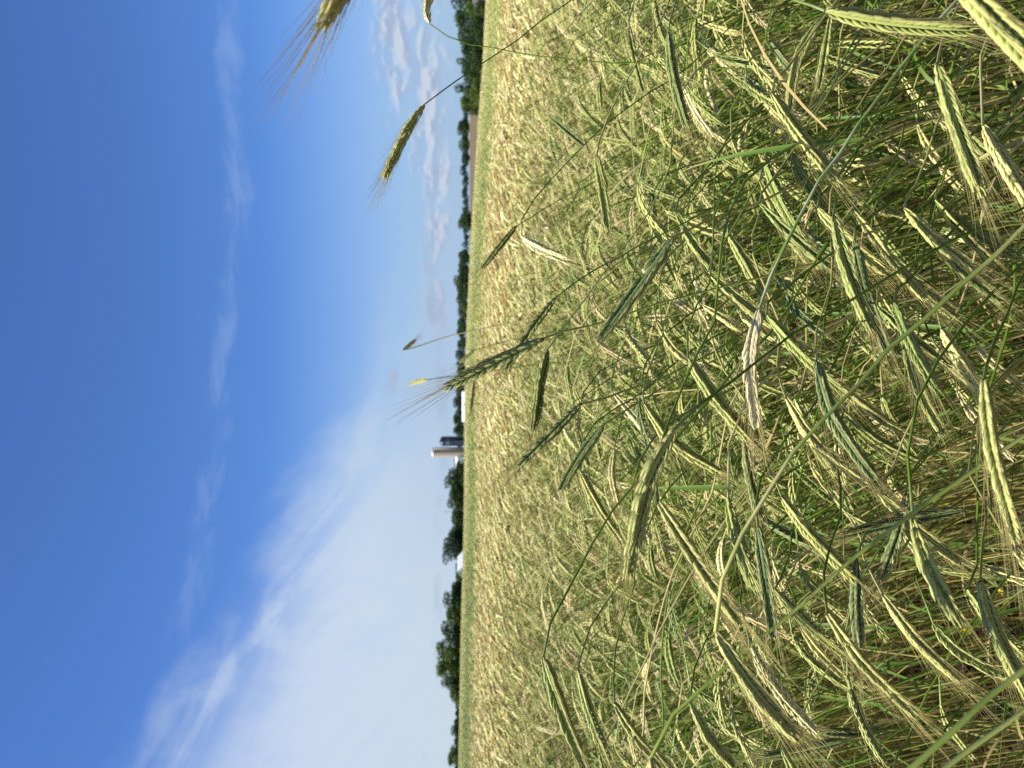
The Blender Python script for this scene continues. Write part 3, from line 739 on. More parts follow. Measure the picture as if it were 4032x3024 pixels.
rnd = np.random.default_rng(99)
N_FRONT = 300 - HERO_N
fx, fy = crop_points(0.92, 2.05, 300, rnd)
ok = rnd.random(len(fx)) < thin(fx, fy); fx, fy = fx[ok], fy[ok]
def tone_pick(rnd, n, shift=0.0):
    return np.clip(np.where(rnd.random(n) < 0.10, rnd.uniform(0.72, 0.95, n), rnd.normal(0.36 + shift, 0.17, n)), 0.01, 0.99)
tones = tone_pick(rnd, len(fx))
front_n = 0
for i, (x, y, t) in enumerate(zip(fx, fy, tones)):
    if front_n >= N_FRONT: break
    vi = int(rnd.integers(NV)); me = VAR_PARTS[vi]
    yaw = math.pi + rnd.normal() * 0.55; tilt = rnd.normal(size=2) * 0.06; sc = rnd.uniform(0.9, 1.08)
    em = VAR[vi][1][5] * sc
    ex, ey = project((x + em[0] * math.cos(yaw) - em[1] * math.sin(yaw), y + em[0] * math.sin(yaw) + em[1] * math.cos(yaw), em[2] + float(ground(x, y))))
    if not (1900 < ex < 4100 and -60 < ey < 3080): continue
    front_n += 1
    tn = 'blue-green' if t < 0.2 else 'green' if t < 0.42 else 'yellow-green' if t < 0.68 else 'straw-coloured'
    where = near_anchor(ex, ey)
    e = empty('rye_stalk', (x, y, float(ground(x, y))), yaw)
    e.rotation_euler[0] = tilt[0]; e.rotation_euler[1] = tilt[1]
    e.scale = (sc, sc, sc)
    tag(e, f'{tn} rye stalk {where}', 'rye', f'{tn} stalks {where}')
    NAMED.append((e['label'], ey, e))
    c = (*tone_rgb(t), 1)
    for nm, q in (('stem', 0), ('ear', 1), ('leaf', 3), ('leaf', 4)):
        o = bpy.data.objects.new(nm, me[q]); COL.objects.link(o); o.parent = e; o.color = c
        if q == 1:
            a_ = bpy.data.objects.new('awns', me[2]); COL.objects.link(a_); a_.parent = o; a_.color = c; a_['kind'] = 'stuff'

ORD = ['topmost', 'second', 'third', 'fourth', 'fifth', 'sixth', 'seventh', 'eighth', 'ninth', 'tenth', 'eleventh', 'twelfth', 'thirteenth', 'fourteenth', 'fifteenth']
by_label = {}
for lb, py_, o in NAMED: by_label.setdefault(lb, []).append((py_, o))
for lb, lst in by_label.items():
    lst.sort(key=lambda q: q[0])
    if len(lst) > 1:
        for i, (_, o) in enumerate(lst): o['label'] = f'{lb}, {ORD[min(i, 14)]} from the top' if i else f'{lb}, topmost'

# ------------------------------------------------------------------ rye: the rest of the field
def mass_variant_near(i):
    rnd = np.random.default_rng(300 + i)
    P, E, _ = VAR[i]
    b = MB()
    b.tube(spline(P, 16), np.linspace(0.0026, 0.0011, 16), 4, None, rnd.random(), 2)
    nodes = ear_nodes(spline(E, 16), rnd, rnd.uniform(0.9, 1.05), 0.0055)
    add_ear_joined(b, nodes, rnd, LEM_LO, 0)
    add_awns(b, nodes, rnd, 3, 3, 1, rad=0.0002, frac=0.10)
    add_leaf(b, P, rnd.uniform(0.2, 0.6), rnd, rnd.random() < 0.6, 3)
    if i % 2: add_leaf(b, P, rnd.uniform(0.5, 0.72), rnd, False, 3, rnd.uniform(0.26, 0.38))
    return b.mesh('rye_near', MASS_M)
def lumpy_ear(b, E, rnd, rad, mi=0, sides=5, segs=9):
    Q = resample(np.asarray(E), segs)
    prof = np.interp(np.linspace(0, 1, segs), (0, .12, .6, 1), (.35, .95, 1, .2)) * rad
    prof = prof * (1 + 0.22 * np.where(np.arange(segs) % 2, 1, -1))
    b.tube(Q, prof, sides, np.where(np.arange(segs) % 2, .8, .25), rnd.random(), mi)
def mass_patch(i, size, n, rad):
    rnd = np.random.default_rng(500 + i)
    b = MB()
    for q in range(n):
        P, E, _ = VAR[int(rnd.integers(NV))]
        a = math.pi + rnd.normal() * 0.8; ca, sa = math.cos(a), math.sin(a)
        off = np.array((rnd.uniform(-.5, .5) * size, rnd.uniform(-.5, .5) * size, rnd.normal() * 0.05))
        def tr(p): return np.stack([p[:, 0] * ca - p[:, 1] * sa, p[:, 0] * sa + p[:, 1] * ca, p[:, 2]], 1) + off
        b.tn = float(np.clip(rnd.normal() * .14, -.3, .3))
        b.tube(resample(tr(P[16:]), 4), 0.002 * rad / 0.007, 3, np.linspace(.6, 1, 4), rnd.random(), 2)
        lumpy_ear(b, tr(E), rnd, rad, 0, 4, 5)
    return b.mesh('rye_patch', MASS_M)

def var_collection(name, meshes):
    c = bpy.data.collections.new(name)
    for i, me in enumerate(meshes):
        o = bpy.data.objects.new(f'{name}_{i:02d}', me); c.objects.link(o)
    return c

def scatter(name, coll, nvar, pos, rot, sc, tone, label):
    me = bpy.data.meshes.new(name)
    n = len(pos)
    me.vertices.add(n); me.vertices.foreach_set('co', np.asarray(pos, np.float32).ravel())
    def put(nm, ty, arr, key='value'):
        a = me.attributes.new(nm, ty, 'POINT'); a.data.foreach_set(key, np.ascontiguousarray(arr).ravel())
    put('rot', 'FLOAT_VECTOR', np.asarray(rot, np.float32), 'vector')
    put('sc', 'FLOAT_VECTOR', np.asarray(sc, np.float32), 'vector')
    put('tone', 'FLOAT', np.asarray(tone, np.float32))
    put('vi', 'INT', rng.integers(0, nvar, n).astype(np.int32))
    me.update()
    o = bpy.data.objects.new(name, me); COL.objects.link(o)
    tag(o, label, 'rye', None, 'stuff')
    ng = bpy.data.node_groups.new(name + '_nodes', 'GeometryNodeTree')
    ng.interface.new_socket('Geometry', in_out='INPUT', socket_type='NodeSocketGeometry')
    ng.interface.new_socket('Geometry', in_out='OUTPUT', socket_type='NodeSocketGeometry')
    N = ng.nodes; L = ng.links
    gi = N.new('NodeGroupInput'); go = N.new('NodeGroupOutput')
    iop = N.new('GeometryNodeInstanceOnPoints')
    ci = N.new('GeometryNodeCollectionInfo'); ci.inputs['Collection'].default_value = coll
    ci.inputs['Separate Children'].default_value = True; ci.inputs['Reset Children'].default_value = True
    def na(nm, ty):
        q = N.new('GeometryNodeInputNamedAttribute'); q.data_type = ty; q.inputs['Name'].default_value = nm
        return q.outputs['Attribute']
    L.new(gi.outputs[0], iop.inputs['Points']); L.new(ci.outputs[0], iop.inputs['Instance'])
    iop.inputs['Pick Instance'].default_value = True
    L.new(na('vi', 'INT'), iop.inputs['Instance Index'])
    e2r = N.new('FunctionNodeEulerToRotation')
    L.new(na('rot', 'FLOAT_VECTOR'), e2r.inputs[0]); L.new(e2r.outputs[0], iop.inputs['Rotation'])
    L.new(na('sc', 'FLOAT_VECTOR'), iop.inputs['Scale'])
    L.new(iop.outputs[0], go.inputs[0])
    md = o.modifiers.new('scatter', 'NODES'); md.node_group = ng
    return o

def tone_field(x, y, rnd):
    n = len(x); r = np.hypot(x, y)
    big = 0.06 * np.sin(x * 0.9 + 1.3 * np.sin(y * 0.5)) + 0.05 * np.sin(y * 0.7 + x * 0.2)
    sh = 0.6 * np.interp(r, (1, 2.5, 6, 11, 16, 30, 45, 70, 140), (0.0, 0.08, 0.20, 0.20, 0.06, 0.02, 0.16, 0.24, 0.24))  # paler with distance: look of sunlit awns put into the tone
    return np.clip(tone_pick(rnd, n) + sh + big, 0.01, 0.93)

def euler(n, rnd, yaw_sd=0.55, tilt=0.06):
    return np.stack([rnd.normal(size=n) * tilt, rnd.normal(size=n) * tilt, math.pi + rnd.normal(size=n) * yaw_sd], 1)

rnd = np.random.default_rng(123)
x, y = crop_points(1.0, 2.6, 380, rnd)
ok = rnd.random(len(x)) < thin(x, y) * np.interp(y, (1.0, 1.6), (0.45, 1.0)); x, y = x[ok], y[ok]
n = len(x); s = rnd.uniform(0.86, 1.06, n)
scatter('rye_crop', var_collection('rye_near_kinds', [mass_variant_near(i) for i in range(NV)]), NV,
        np.stack([x, y, ground(x, y)], 1), euler(n, rnd), np.stack([s, s, s], 1), tone_field(x, y, rnd),
        'dense rye crop standing behind the front stalks')
def bare_stem(i):
    """a thin leaning side shoot without an ear, ending in a rolled leaf tip"""
    q = np.random.default_rng(900 + i)
    P, E = stalk_path(q, q.uniform(0.85, 1.30), R(q.uniform(3, 14)), R(q.uniform(30, 62)), R(q.uniform(55, 80)), 0.05, R(10))
    b = MB(); b.tube(np.vstack([spline(P, 14), resample(E, 4)[1:]]), np.linspace(0.0021, 0.0003, 17), 4, np.linspace(0.1, 0.9, 17), q.random(), 2)
    if i % 2: add_leaf(b, P, q.uniform(0.5, 0.75), q, q.random() < 0.3, 3, q.uniform(0.2, 0.34))
    return b.mesh('rye_shoot', MASS_M)
x, y = crop_points(0.95, 3.0, 260, rnd)
ok = rnd.random(len(x)) < thin(x, y); x, y = x[ok], y[ok]
n = len(x); s = rnd.uniform(0.85, 1.1, n)
scatter('rye_crop', var_collection('rye_shoot_kinds', [bare_stem(i) for i in range(10)]), 10,
        np.stack([x, y, ground(x, y)], 1), euler(n, rnd, 0.6), np.stack([s, s, s], 1), rnd.random(n) * 0.9,
        'thin leaning shoots tangled between the nearer rye stalks')
def patch_grid(y0, y1, step, pad, rnd, j=.2):
    xs, ys = [], []
    yy = y0
    while yy < y1:
        w = 0.62 * yy + pad
        k_ = int(2 * w / step) + 1
        xs.append(-w + step * np.arange(k_) + rnd.uniform(-j, j, k_) * step); ys.append(np.full(k_, yy) + rnd.uniform(-j, j, k_) * step)
        yy += step
    return np.concatenate(xs), np.concatenate(ys)
def crop_patch(seed, size, n, adder):
    """a square of n stalks in one mesh"""
    rnd = np.random.default_rng(seed); b = MB()
    for q in range(n):
        P, E, _ = VAR[int(rnd.integers(NV))]
        a = math.pi + rnd.normal() * 0.5; ca, sa = math.cos(a), math.sin(a); sc = rnd.uniform(0.86, 1.07)
        tx, ty = rnd.normal() * .06, rnd.normal() * .06
        off = np.array((rnd.uniform(-.5, .5) * size, rnd.uniform(-.5, .5) * size, 0))
        def tr(p): return np.stack([p[:, 0] * ca - p[:, 1] * sa + tx * p[:, 2], p[:, 0] * sa + p[:, 1] * ca + ty * p[:, 2], p[:, 2]], 1) * sc + off
        b.tn = float(rnd.uniform(0.25, 0.42) if rnd.random() < 0.1 else np.clip(rnd.normal() * 0.17, -.35, .4))
        adder(b, tr(P), tr(E), rnd)
    return b.mesh('rye_patch', MASS_M)
def stalk_near(b, P, E, rnd):
    b.tube(resample(P, 11), np.linspace(0.0024, 0.00105, 11), 4, None, rnd.random(), 2)
    nodes = ear_nodes(spline(E, 14), rnd, rnd.uniform(0.95, 1.1), 0.0062)
    add_ear_joined(b, nodes, rnd, LEM_LO, 0)
    add_awns(b, nodes, rnd, 2, 3, 1, rad=0.00025, frac=0.12)
    add_leaf(b, P, rnd.uniform(0.4, 0.75), rnd, rnd.random() < 0.4, 3, rnd.uniform(0.18, 0.34))
def stalk_mid(b, P, E, rnd):
    b.tube(resample(P[9:], 6), np.linspace(0.0022, 0.0012, 6), 3, np.linspace(.05, .34, 6), rnd.random(), 2)
    lumpy_ear(b, E, rnd, 0.0084)
    nodes = ear_nodes(spline(E, 10), rnd, 1.0, 0.0085)
    add_awns(b, nodes, rnd, 2, 3, 1, rad=0.0004, frac=0.5)
    if rnd.random() < 0.2: add_leaf(b, P, rnd.uniform(0.5, 0.75), rnd, rnd.random() < 0.6, 3)
def patches(name, y0, y1, step, coll, nv, label, pad, f=1.0, add=0.0):
    x, y = patch_grid(y0, y1, step, pad, rnd); n = len(x)
    one = np.stack([np.ones(n), np.ones(n), rnd.uniform(0.97, 1.04, n)], 1)
    rz = np.zeros((n, 3)); rz[:, 2] = rnd.normal(size=n) * 0.3
    r = np.hypot(x, y)
    big = 0.05 * np.sin(x * 0.9 + 1.3 * np.sin(y * 0.5)) + 0.04 * np.sin(y * 0.7 + x * 0.2)
    tone = 0.36 + np.interp(r, (1, 2.5, 4, 6, 8, 12, 14.5, 26, 32, 45, 140), (0.0, 0.06, 0.18, 0.40, 0.50, 0.50, -0.02, -0.06, 0.14, 0.36, 0.42)) - np.where(r > 13, np.clip((-np.degrees(np.arctan2(x, y)) - 2) / 60, 0, 0.16), 0) + big + rnd.normal(size=n) * 0.03  # paler stretches: brightness of sunlit awns painted into the ear tone
    scatter(name, coll, nv, np.stack([x, y, ground(x, y)], 1), rz, one, np.clip(tone, .05, .86), label)
patches('rye_crop', 2.75, 5.0, 0.36, var_collection('rye_near_patches', [crop_patch(700 + i, 0.40, 36, stalk_near) for i in range(8)]), 8,
        'rye crop with full ears a few steps into the field', 0.5)
patches('rye_crop', 5.1, 15, 0.6, var_collection('rye_mid_patches', [crop_patch(720 + i, 0.66, 185, stalk_mid) for i in range(8)]), 8,
        'pale rye crop spreading through the middle of the field', 0.8)
patches('rye_crop', 15.3, 30, 0.9, var_collection('rye_patch_kinds', [mass_patch(i, 1.1, 170, 0.0085) for i in range(6)]), 6,
        'smooth olive band of the rye crop farther out', 3)
patches('rye_crop', 30.5, CROP_END - 2, 2.7, var_collection('rye_far_kinds', [mass_patch(20 + i, 3.3, 520, 0.015) for i in range(4)]), 4,
        'pale far strip of the rye crop below the trees', 6)

# straw litter between the stalks
b = MB(); rnd = np.random.default_rng(5)
for i in range(1500):
    x = rnd.uniform(-1.7, 1.7); y = rnd.uniform(0.9, 3.0)
    a = rnd.random() * 6.28; ln = rnd.uniform(0.06, 0.3); z = float(ground(x, y)) + rnd.random() ** 2 * 0.12 + 0.004
    d = np.array((math.cos(a), math.sin(a), rnd.normal() * 0.25))
    p = np.array((x, y, z))
    b.tube([p, p + d * ln * .5 + np.array((0, 0, .01)), p + d * ln], rnd.uniform(0.0008, 0.0018), 3, 0.2, rnd.uniform(0.5, 1.0))
tag(b.build('straw_litter', HERO_M[3]), 'dry straw lying on the dark soil between the stalks', 'straw', None, 'stuff')

# ------------------------------------------------------------------ small flowers and weeds in the gap
def plain(name, c, rough=0.6, spec=0.3, trans=0.0, var=0.0, scale=5.0):
    m_, b = new_mat(name)
    col = c
    if var > 0:
        tcn = b.node('ShaderNodeTexCoord')
        nn = b.noise(tcn.outputs['Object'], scale, 4)
        col = b.mix(b.step(nn, 0.3, 0.7), tuple(v * (1 - var) for v in c), tuple(min(1, v * (1 + var)) for v in c))
    finish(b, col, rough, spec, trans)
    return m_
M_PETAL = plain('yellow_petal', (0.85, 0.58, 0.02), 0.5, 0.3, 0.25, 0.1, 200)
M_CENTRE = plain('flower_centre', (0.55, 0.28, 0.02), 0.8)
M_WEED = plain('weed_leaf', (0.055, 0.125, 0.03), 0.5, 0.4, 0.25, 0.25, 60)
M_WSTEM = plain('weed_stem', (0.11, 0.17, 0.05), 0.6)
M_CLOVER = plain('clover_head', (0.32, 0.12, 0.26), 0.6, 0.3, 0.2, 0.2, 90)
def on_ray(px, py, z):
    v = at(px, py, 1.0) - CAMP
    return CAMP + v * ((z - CAMP[2]) / v[2])
def yellow_flower(px, py, z, size, label, seed):
    rnd = np.random.default_rng(seed)
    p = on_ray(px, py, z); g = float(ground(p[0], p[1] + 0.02))
    root = np.array((p[0] + rnd.normal() * .02, p[1] + 0.02, g))
    e = empty('yellow_flower', root); tag(e, label, 'flower', 'small yellow flowers between the stalks')
    h = p - root
    b = MB(); b.tube(spline([(0, 0, 0), h * 0.5 + rnd.normal(size=3) * 0.008, h], 8), 0.0008, 4); b.build('stem', M_WSTEM, e)
    nrm = np.array((-0.45, -0.75, 0.5)) + rnd.normal(size=3) * 0.25; nrm /= np.linalg.norm(nrm)
    T, N, B = frames(np.array([h, h + nrm * .01])); N, B = N[0], B[0]
    b = MB()
    for q in range(13):
        a = q / 13 * 6.283 + rnd.normal() * 0.06; dr = math.cos(a) * N + math.sin(a) * B
        b.ribbon([h + nrm * .001, h + dr * size * .5 + nrm * .002, h + dr * size * rnd.uniform(.85, 1.05)], np.array((.25, .42, .2)) * size, np.cross(nrm, dr), None, .5, 0, 0.1)
    b.build('petals', M_PETAL, e)
    b = MB(); b.tube([h, h + nrm * .002, h + nrm * .0045], np.array((.32, .30, .05)) * size, 8); b.build('flower_centre', M_CENTRE, e)
FL = [(3940, 2327, .18, .011, 'yellow flower closest to the right picture edge, over dark soil'), (3802, 2483, .22, .014, 'largest yellow flower beside the dark soil gap'),
      (3783, 2453, .21, .007, 'small yellow flower touching the largest one'), (3548, 2509, .25, .007, 'small yellow flower between two long pale rye ears'),
      (3879, 2525, .16, .008, 'yellow flower just below the largest one in the gap'), (3832, 2542, .18, .006, 'tiny yellow flower in the middle of the gap'),
      (3821, 2577, .17, .007, 'orange-yellow flower low in the gap'), (3389, 1335, .35, .011, 'lone yellow flower beside the paired green and dark ears'),
      (3373, 1366, .33, .006, 'tiny yellow bud next to the lone yellow flower'), (3199, 2160, .40, .007, 'tiny yellow flower deep in the crop under a shaded ear'),
      (3640, 2190, .25, .007, 'tiny yellow flower beside the curling dark ear'), (3233, 2670, .38, .007, 'tiny yellow flower between slim ears near the picture bottom')]
for i, (px, py, z, sz, lb) in enumerate(FL): yellow_flower(px, py, z, sz, lb, i)
def clover(px, py, z, label, flower, seed):
    rnd = np.random.default_rng(600 + seed)
    p = on_ray(px, py, z); g = float(ground(p[0], p[1]))
    e = empty('clover_plant', (p[0], p[1], g)); tag(e, label, 'weed')
    for q in range(9):
        a = rnd.random() * 6.28; ln = rnd.uniform(.06, .16); lean_ = rnd.uniform(.2, .7)
        tip = np.array((math.cos(a) * ln * lean_, math.sin(a) * ln * lean_, max(.03, ln * rnd.uniform(.6, 1.0))))
        b = MB(); b.tube(spline([(0, 0, 0), tip * (.4, .4, .6), tip], 6), .0007, 3); b.build('stem', M_WSTEM, e)
        b = MB()
        for k_ in range(3):
            aa = a + (k_ - 1) * 2.1; dr = np.array((math.cos(aa), math.sin(aa), .15))
            b.ribbon([tip, tip + dr * .006, tip + dr * .013, tip + dr * .018], np.array((.002, .012, .014, .003)), (-math.sin(aa), math.cos(aa), 0), None, .5, 0, .2)
        b.build('leaf', M_WEED, e)
    if flower:
        h = p - np.array((p[0], p[1], g))
        b = MB(); b.tube(spline([(0, 0, 0), h * .5 + (.005, 0, 0), h], 6), .0009, 4); b.build('flower_stem', M_WSTEM, e)
        b = MB()
        for q in range(46):
            u = rnd.normal(size=3); u[2] = abs(u[2]) * .9 - .15; u /= np.linalg.norm(u)
            b.tube([h, h + u * .006, h + u * .0115], (.0006, .0013, .0004), 4, None, rnd.random())
        b.build('flower_head', M_CLOVER, e)
clover(3884, 2800, .13, 'clover with a purple-pink flower head low beside the thick stems', True, 1)
clover(3828, 2340, .08, 'dark green clover leaves at the near end of the soil gap', False, 2)
clover(3836, 2852, .08, 'dark green clover leaves under the thick crossing stems', False, 3)
clover(3700, 2440, .08, 'low clover leaves behind the yellow flowers', False, 4)

# ------------------------------------------------------------------ trees
def foliage_mat(name, c_lo, c_hi):
    m_, b = new_mat(name)
    rv = attr(b, 'rv')
    oi = b.node('ShaderNodeObjectInfo')
    c = b.mix(rv, c_lo, c_hi)
    c = b.mix(b.step(oi.outputs['Random'], 0.0, 1.0, 0.0, 0.35), c, b.mix(1.0, c, (1.35, 1.15, 0.8), 'MULTIPLY'))
    finish(b, c, 0.7, 0.15, 0.22)
    return m_
M_FOL = [foliage_mat('foliage_dark', (0.022, 0.048, 0.016), (0.050, 0.090, 0.028)), foliage_mat('foliage_light', (0.045, 0.085, 0.018), (0.10, 0.16, 0.035)), foliage_mat('foliage_haze_blue', (0.022, 0.045, 0.030), (0.042, 0.075, 0.045))]  # the blue one has distance haze mixed into its leaf colour
M_BARK = plain('bark', (0.085, 0.065, 0.05), 0.9, 0.1, 0, 0.3, 3)
def leaf_cloud(b, centres, radii, n, size, rnd, squash=0.85):
    centres = np.asarray(centres); radii = np.asarray(radii)
    pw = radii ** 2; idx = rnd.choice(len(radii), n, p=pw / pw.sum())
    u = rnd.normal(size=(n, 3)); u /= np.linalg.norm(u, axis=1, keepdims=True)
    rr = radii[idx] * rnd.uniform(0.45, 1.08, n) ** 0.6
    c = centres[idx] + u * rr[:, None] * np.array((1, 1, squash))
    nr = u + rnd.normal(size=(n, 3)) * 0.7; nr /= np.linalg.norm(nr, axis=1, keepdims=True)
    t = np.cross(nr, rnd.normal(size=(n, 3))); t /= np.linalg.norm(t, axis=1, keepdims=True) + 1e-9
    w = np.cross(nr, t); s = size * rnd.uniform(0.6, 1.3, n)[:, None]
    v = np.stack([c - t * s, c - w * s * .6 + nr * s * .12, c + t * s, c + w * s * .6 + nr * s * .12], 1).reshape(-1, 3)
    b.add(v, [(4 * i, 4 * i + 1, 4 * i + 2, 4 * i + 3) for i in range(n)], 0.0, np.repeat(rnd.random(n), 4))
TREE_V = []
for i in range(7):
    rnd = np.random.default_rng(800 + i)
    # unit tree: height 1, crown radius about 0.4
    cs, rs = [], []
    for q in range(13):
        z = rnd.uniform(0.10, 0.85); w = 0.33 * math.sin(min(1, (z - 0.05) / 0.9) * math.pi) ** 0.7
        a = rnd.random() * 6.28; r_ = w * rnd.uniform(0.3, 1.0)
        cs.append((math.cos(a) * r_, math.sin(a) * r_, z)); rs.append(rnd.uniform(0.12, 0.20))
    cs += [(0, 0, 0.58), (0, 0, .35)]; rs += [0.28, .26]
    b = MB(); leaf_cloud(b, cs, rs, 3400, 0.027, rnd)
    trunk = MB(); trunk.tube(spline([(0, 0, 0), (.01, 0, .3), (0, .01, .75)], 8), np.linspace(.035, .008, 8), 6)
    for q in range(7):
        c = np.array(cs[q]); z0 = rnd.uniform(.2, .4)
        trunk.tube(spline([(0, 0, z0), c * (.5, .5, .5) + (0, 0, z0 * .5 + .03), c], 6), np.linspace(.014, .003, 6), 5)
    TREE_V.append((b, trunk.mesh('trunk', M_BARK)))
TREE_M = {}
def tree_meshes(v, mi):
    if (v, mi) not in TREE_M: TREE_M[(v, mi)] = TREE_V[v][0].mesh('crown', M_FOL[mi], False)
    return TREE_M[(v, mi)], TREE_V[v][1]
tree_i = 0
def tree(py, top, wid, d, mi, label, name='broadleaf_tree'):
    global tree_i
    p = at(top, py, d)
    g = float(ground(p[0], p[1])) - 0.15
    h = p[2] - g
    e = empty(name, (p[0], p[1], g), (tree_i * 2.4) % 6.28); tag(e, label, 'tree', 'trees along the far edge of the field')
    w = wid * d / FPX / 0.60
    w = min(max(w, 0.7 * h), 2.2 * h)
    e.scale = (w, w, h * 1.03)
    cm, tm = tree_meshes(tree_i % 7, mi)
    for nm, me in (('crown', cm), ('trunk', tm)):
        o = bpy.data.objects.new(nm, me); COL.objects.link(o); o.parent = e
    tree_i += 1
D, LI, BL = 0, 1, 2
T = [(15, 1778, 110, 215, D, 'tall dark tree at the far right end of the right-hand wood'), (85, 1783, 90, 220, D, 'second tall dark tree of the right-hand wood'),
     (45, 1835, 90, 195, LI, 'lower lighter tree in front of the tall right-hand wood'), (140, 1797, 70, 225, D, 'dark round tree behind the long slanting stem'),
     (190, 1810, 90, 215, D, 'broad dark tree in the middle of the right-hand wood'), (245, 1799, 50, 225, D, 'narrow tree rising where the slanting stem crosses the wood'),
     (290, 1814, 90, 212, D, 'low broad tree left of the crossing stems in the wood'), (345, 1789, 55, 218, D, 'small pointed tree rising above the wood near its left end'),
     (390, 1808, 80, 212, LI, 'lighter bushy tree near the left end of the wood'), (430, 1822, 55, 215, D, 'last low tree at the left end of the right-hand wood'),
     (110, 1845, 100, 190, D, 'low shrubby tree at the foot of the right-hand wood'), (240, 1850, 110, 188, D, 'dark low shrubby tree at the foot of the wood by the slanting stem'),
     (350, 1850, 100, 190, LI, 'light low shrubby tree at the foot of the wood near its end'),
     (500, 1799, 62, 500, D, 'first of two round trees standing apart beyond the brown field'), (565, 1805, 62, 500, D, 'second of two round trees standing apart beyond the brown field'),
     (625, 1815, 48, 510, BL, 'small tree left of the two round ones beyond the brown field'), (865, 1803, 78, 360, D, 'dark round tree alone between meadow and pale field'),
     (1015, 1806, 50, 420, D, 'small dark tree at the right end of the middle tree line'), (1065, 1806, 50, 420, D, 'second small dark tree of the middle tree line'),
     (1112, 1787, 75, 410, D, 'tallest dark tree of the middle tree line'), (1160, 1800, 60, 415, D, 'dark tree just left of the tallest in the middle line'),
     (1210, 1814, 60, 405, LI, 'low yellowish-green tree in the middle line'), (1250, 1826, 60, 400, LI, 'lowest pale green bush of the middle line'),
     (1290, 1812, 50, 450, D, 'dark tree right of the tall thin stem'), (1345, 1810, 60, 450, D, 'dark tree left of the tall thin stem'), (1405, 1811, 60, 450, BL, 'bluish tree under the tiny nodding ear'),
     (1465, 1803, 60, 440, D, 'dark tree behind the awns of the long green ear'), (1530, 1795, 70, 440, D, 'dark tree behind the tip of the long green ear'),
     (1580, 1783, 70, 470, BL, 'bluish tree behind the long white shed'), (1640, 1782, 80, 470, D, 'broad dark tree behind the white shed end'), (1695, 1784, 55, 470, D, 'dark tree right beside the blue silo'),
     (1825, 1786, 45, 480, BL, 'tree just left of the concrete silo'),
     (1845, 1790, 50, 310, D, 'low dark tree in front between silo and tree group'), (1882, 1750, 90, 300, D, 'round tree first in the group left of the silos'), (1935, 1766, 80, 300, D, 'second tree in the group left of the silos'),
     (1978, 1760, 70, 300, D, 'third taller tree in the group left of the silos'), (2040, 1774, 80, 305, D, 'tree with gaps of light at its foot'), (2095, 1764, 80, 300, D, 'round dark tree with white glints below'),
     (2160, 1738, 105, 295, BL, 'airy wide tree towering over the white barn'), (2245, 1795, 60, 340, BL, 'low bluish tree behind the white barn'), (2285, 1795, 50, 330, LI, 'low light green bush left of the white barn'),
     (2315, 1776, 60, 265, D, 'dark tree starting the left-hand grove'), (2375, 1745, 105, 260, D, 'large dark tree of the left-hand grove'), (2430, 1752, 80, 262, LI, 'light green tree behind the bent brown ear'),
     (2490, 1736, 85, 262, D, 'darkest tree of the left-hand grove'), (2560, 1711, 95, 255, LI, 'tallest light green tree of the left-hand grove'), (2630, 1712, 95, 255, LI, 'second tall light green tree of the left-hand grove'),
     (2690, 1738, 60, 256, D, 'dark shoulder tree of the left-hand grove'), (2735, 1768, 75, 250, LI, 'low light green tree ending the left-hand grove'), (2870, 1775, 78, 280, D, 'lone round dark tree near the picture bottom'),
     (2975, 1760, 85, 265, LI, 'lone light round tree at the picture bottom edge')]
for a in T: tree(*a)

# far woods that read as one mass
def far_wood(name, label, py0, py1, top, d, seed, mi=2):
    rnd = np.random.default_rng(seed)
    cs, rs = [], []
    for py in np.arange(py0, py1, 9.0):
        p = at(top + rnd.normal() * 4, py, d + rnd.uniform(-15, 15)); g = float(ground(p[0], p[1])); h = p[2] - g
        for q in range(2):
            cs.append((p[0] + rnd.normal() * 1.5, p[1] + rnd.normal() * 3, g + h * rnd.uniform(.35, .72))); rs.append(h * rnd.uniform(.24, .34))
    b = MB(); leaf_cloud(b, cs, rs, len(cs) * 130, 0.5, rnd)
    tag(b.build(name, M_FOL[mi], None, False), label, 'wood', None, 'stuff')
far_wood('far_wood', 'distant bluish wood along the horizon beyond the brown field and meadow', 425, 1010, 1817, 760, 41)
far_wood('far_wood', 'distant bluish wood along the horizon behind the farm', 1000, 1760, 1797, 560, 42)
far_wood('far_wood', 'distant bluish wood along the horizon behind the left-hand grove', 1840, 3150, 1789, 420, 43)

# ------------------------------------------------------------------ farm
M_WHITE = plain('white_paint', (0.80, 0.80, 0.78), 0.5, 0.3, 0, 0.05, 0.5)
M_ROOFW = plain('white_metal_roof', (0.78, 0.79, 0.80), 0.35, 0.5, 0, 0.04, 0.4)
M_CONC = plain('concrete_staves', (0.30, 0.26, 0.225), 0.85, 0.2, 0, 0.12, 1.2)
M_HOOP = plain('steel_hoop', (0.30, 0.27, 0.24), 0.5, 0.5)
M_DOME = plain('galvanised_dome', (0.38, 0.40, 0.42), 0.35, 0.6)
M_BLUE = plain('blue_enamel', (0.016, 0.026, 0.060), 0.25, 0.5, 0, 0.1, 0.5)
M_BAND = plain('grey_band', (0.075, 0.10, 0.10), 0.4, 0.4)
M_DARK = plain('dark_opening', (0.02, 0.02, 0.022), 0.7)
M_GLASS = plain('window_glass', (0.05, 0.06, 0.075), 0.1, 0.6)
M_ROOFD = plain('grey_shingle', (0.13, 0.12, 0.13), 0.85, 0.2, 0, 0.15, 1.0)
M_SIDING = plain('lilac_siding', (0.36, 0.34, 0.42), 0.6, 0.3, 0, 0.05, 1.0)
M_TAN = plain('tan_siding', (0.42, 0.31, 0.25), 0.7, 0.2, 0, 0.08, 1.0)
M_POLE = plain('grey_wood', (0.16, 0.14, 0.12), 0.9)

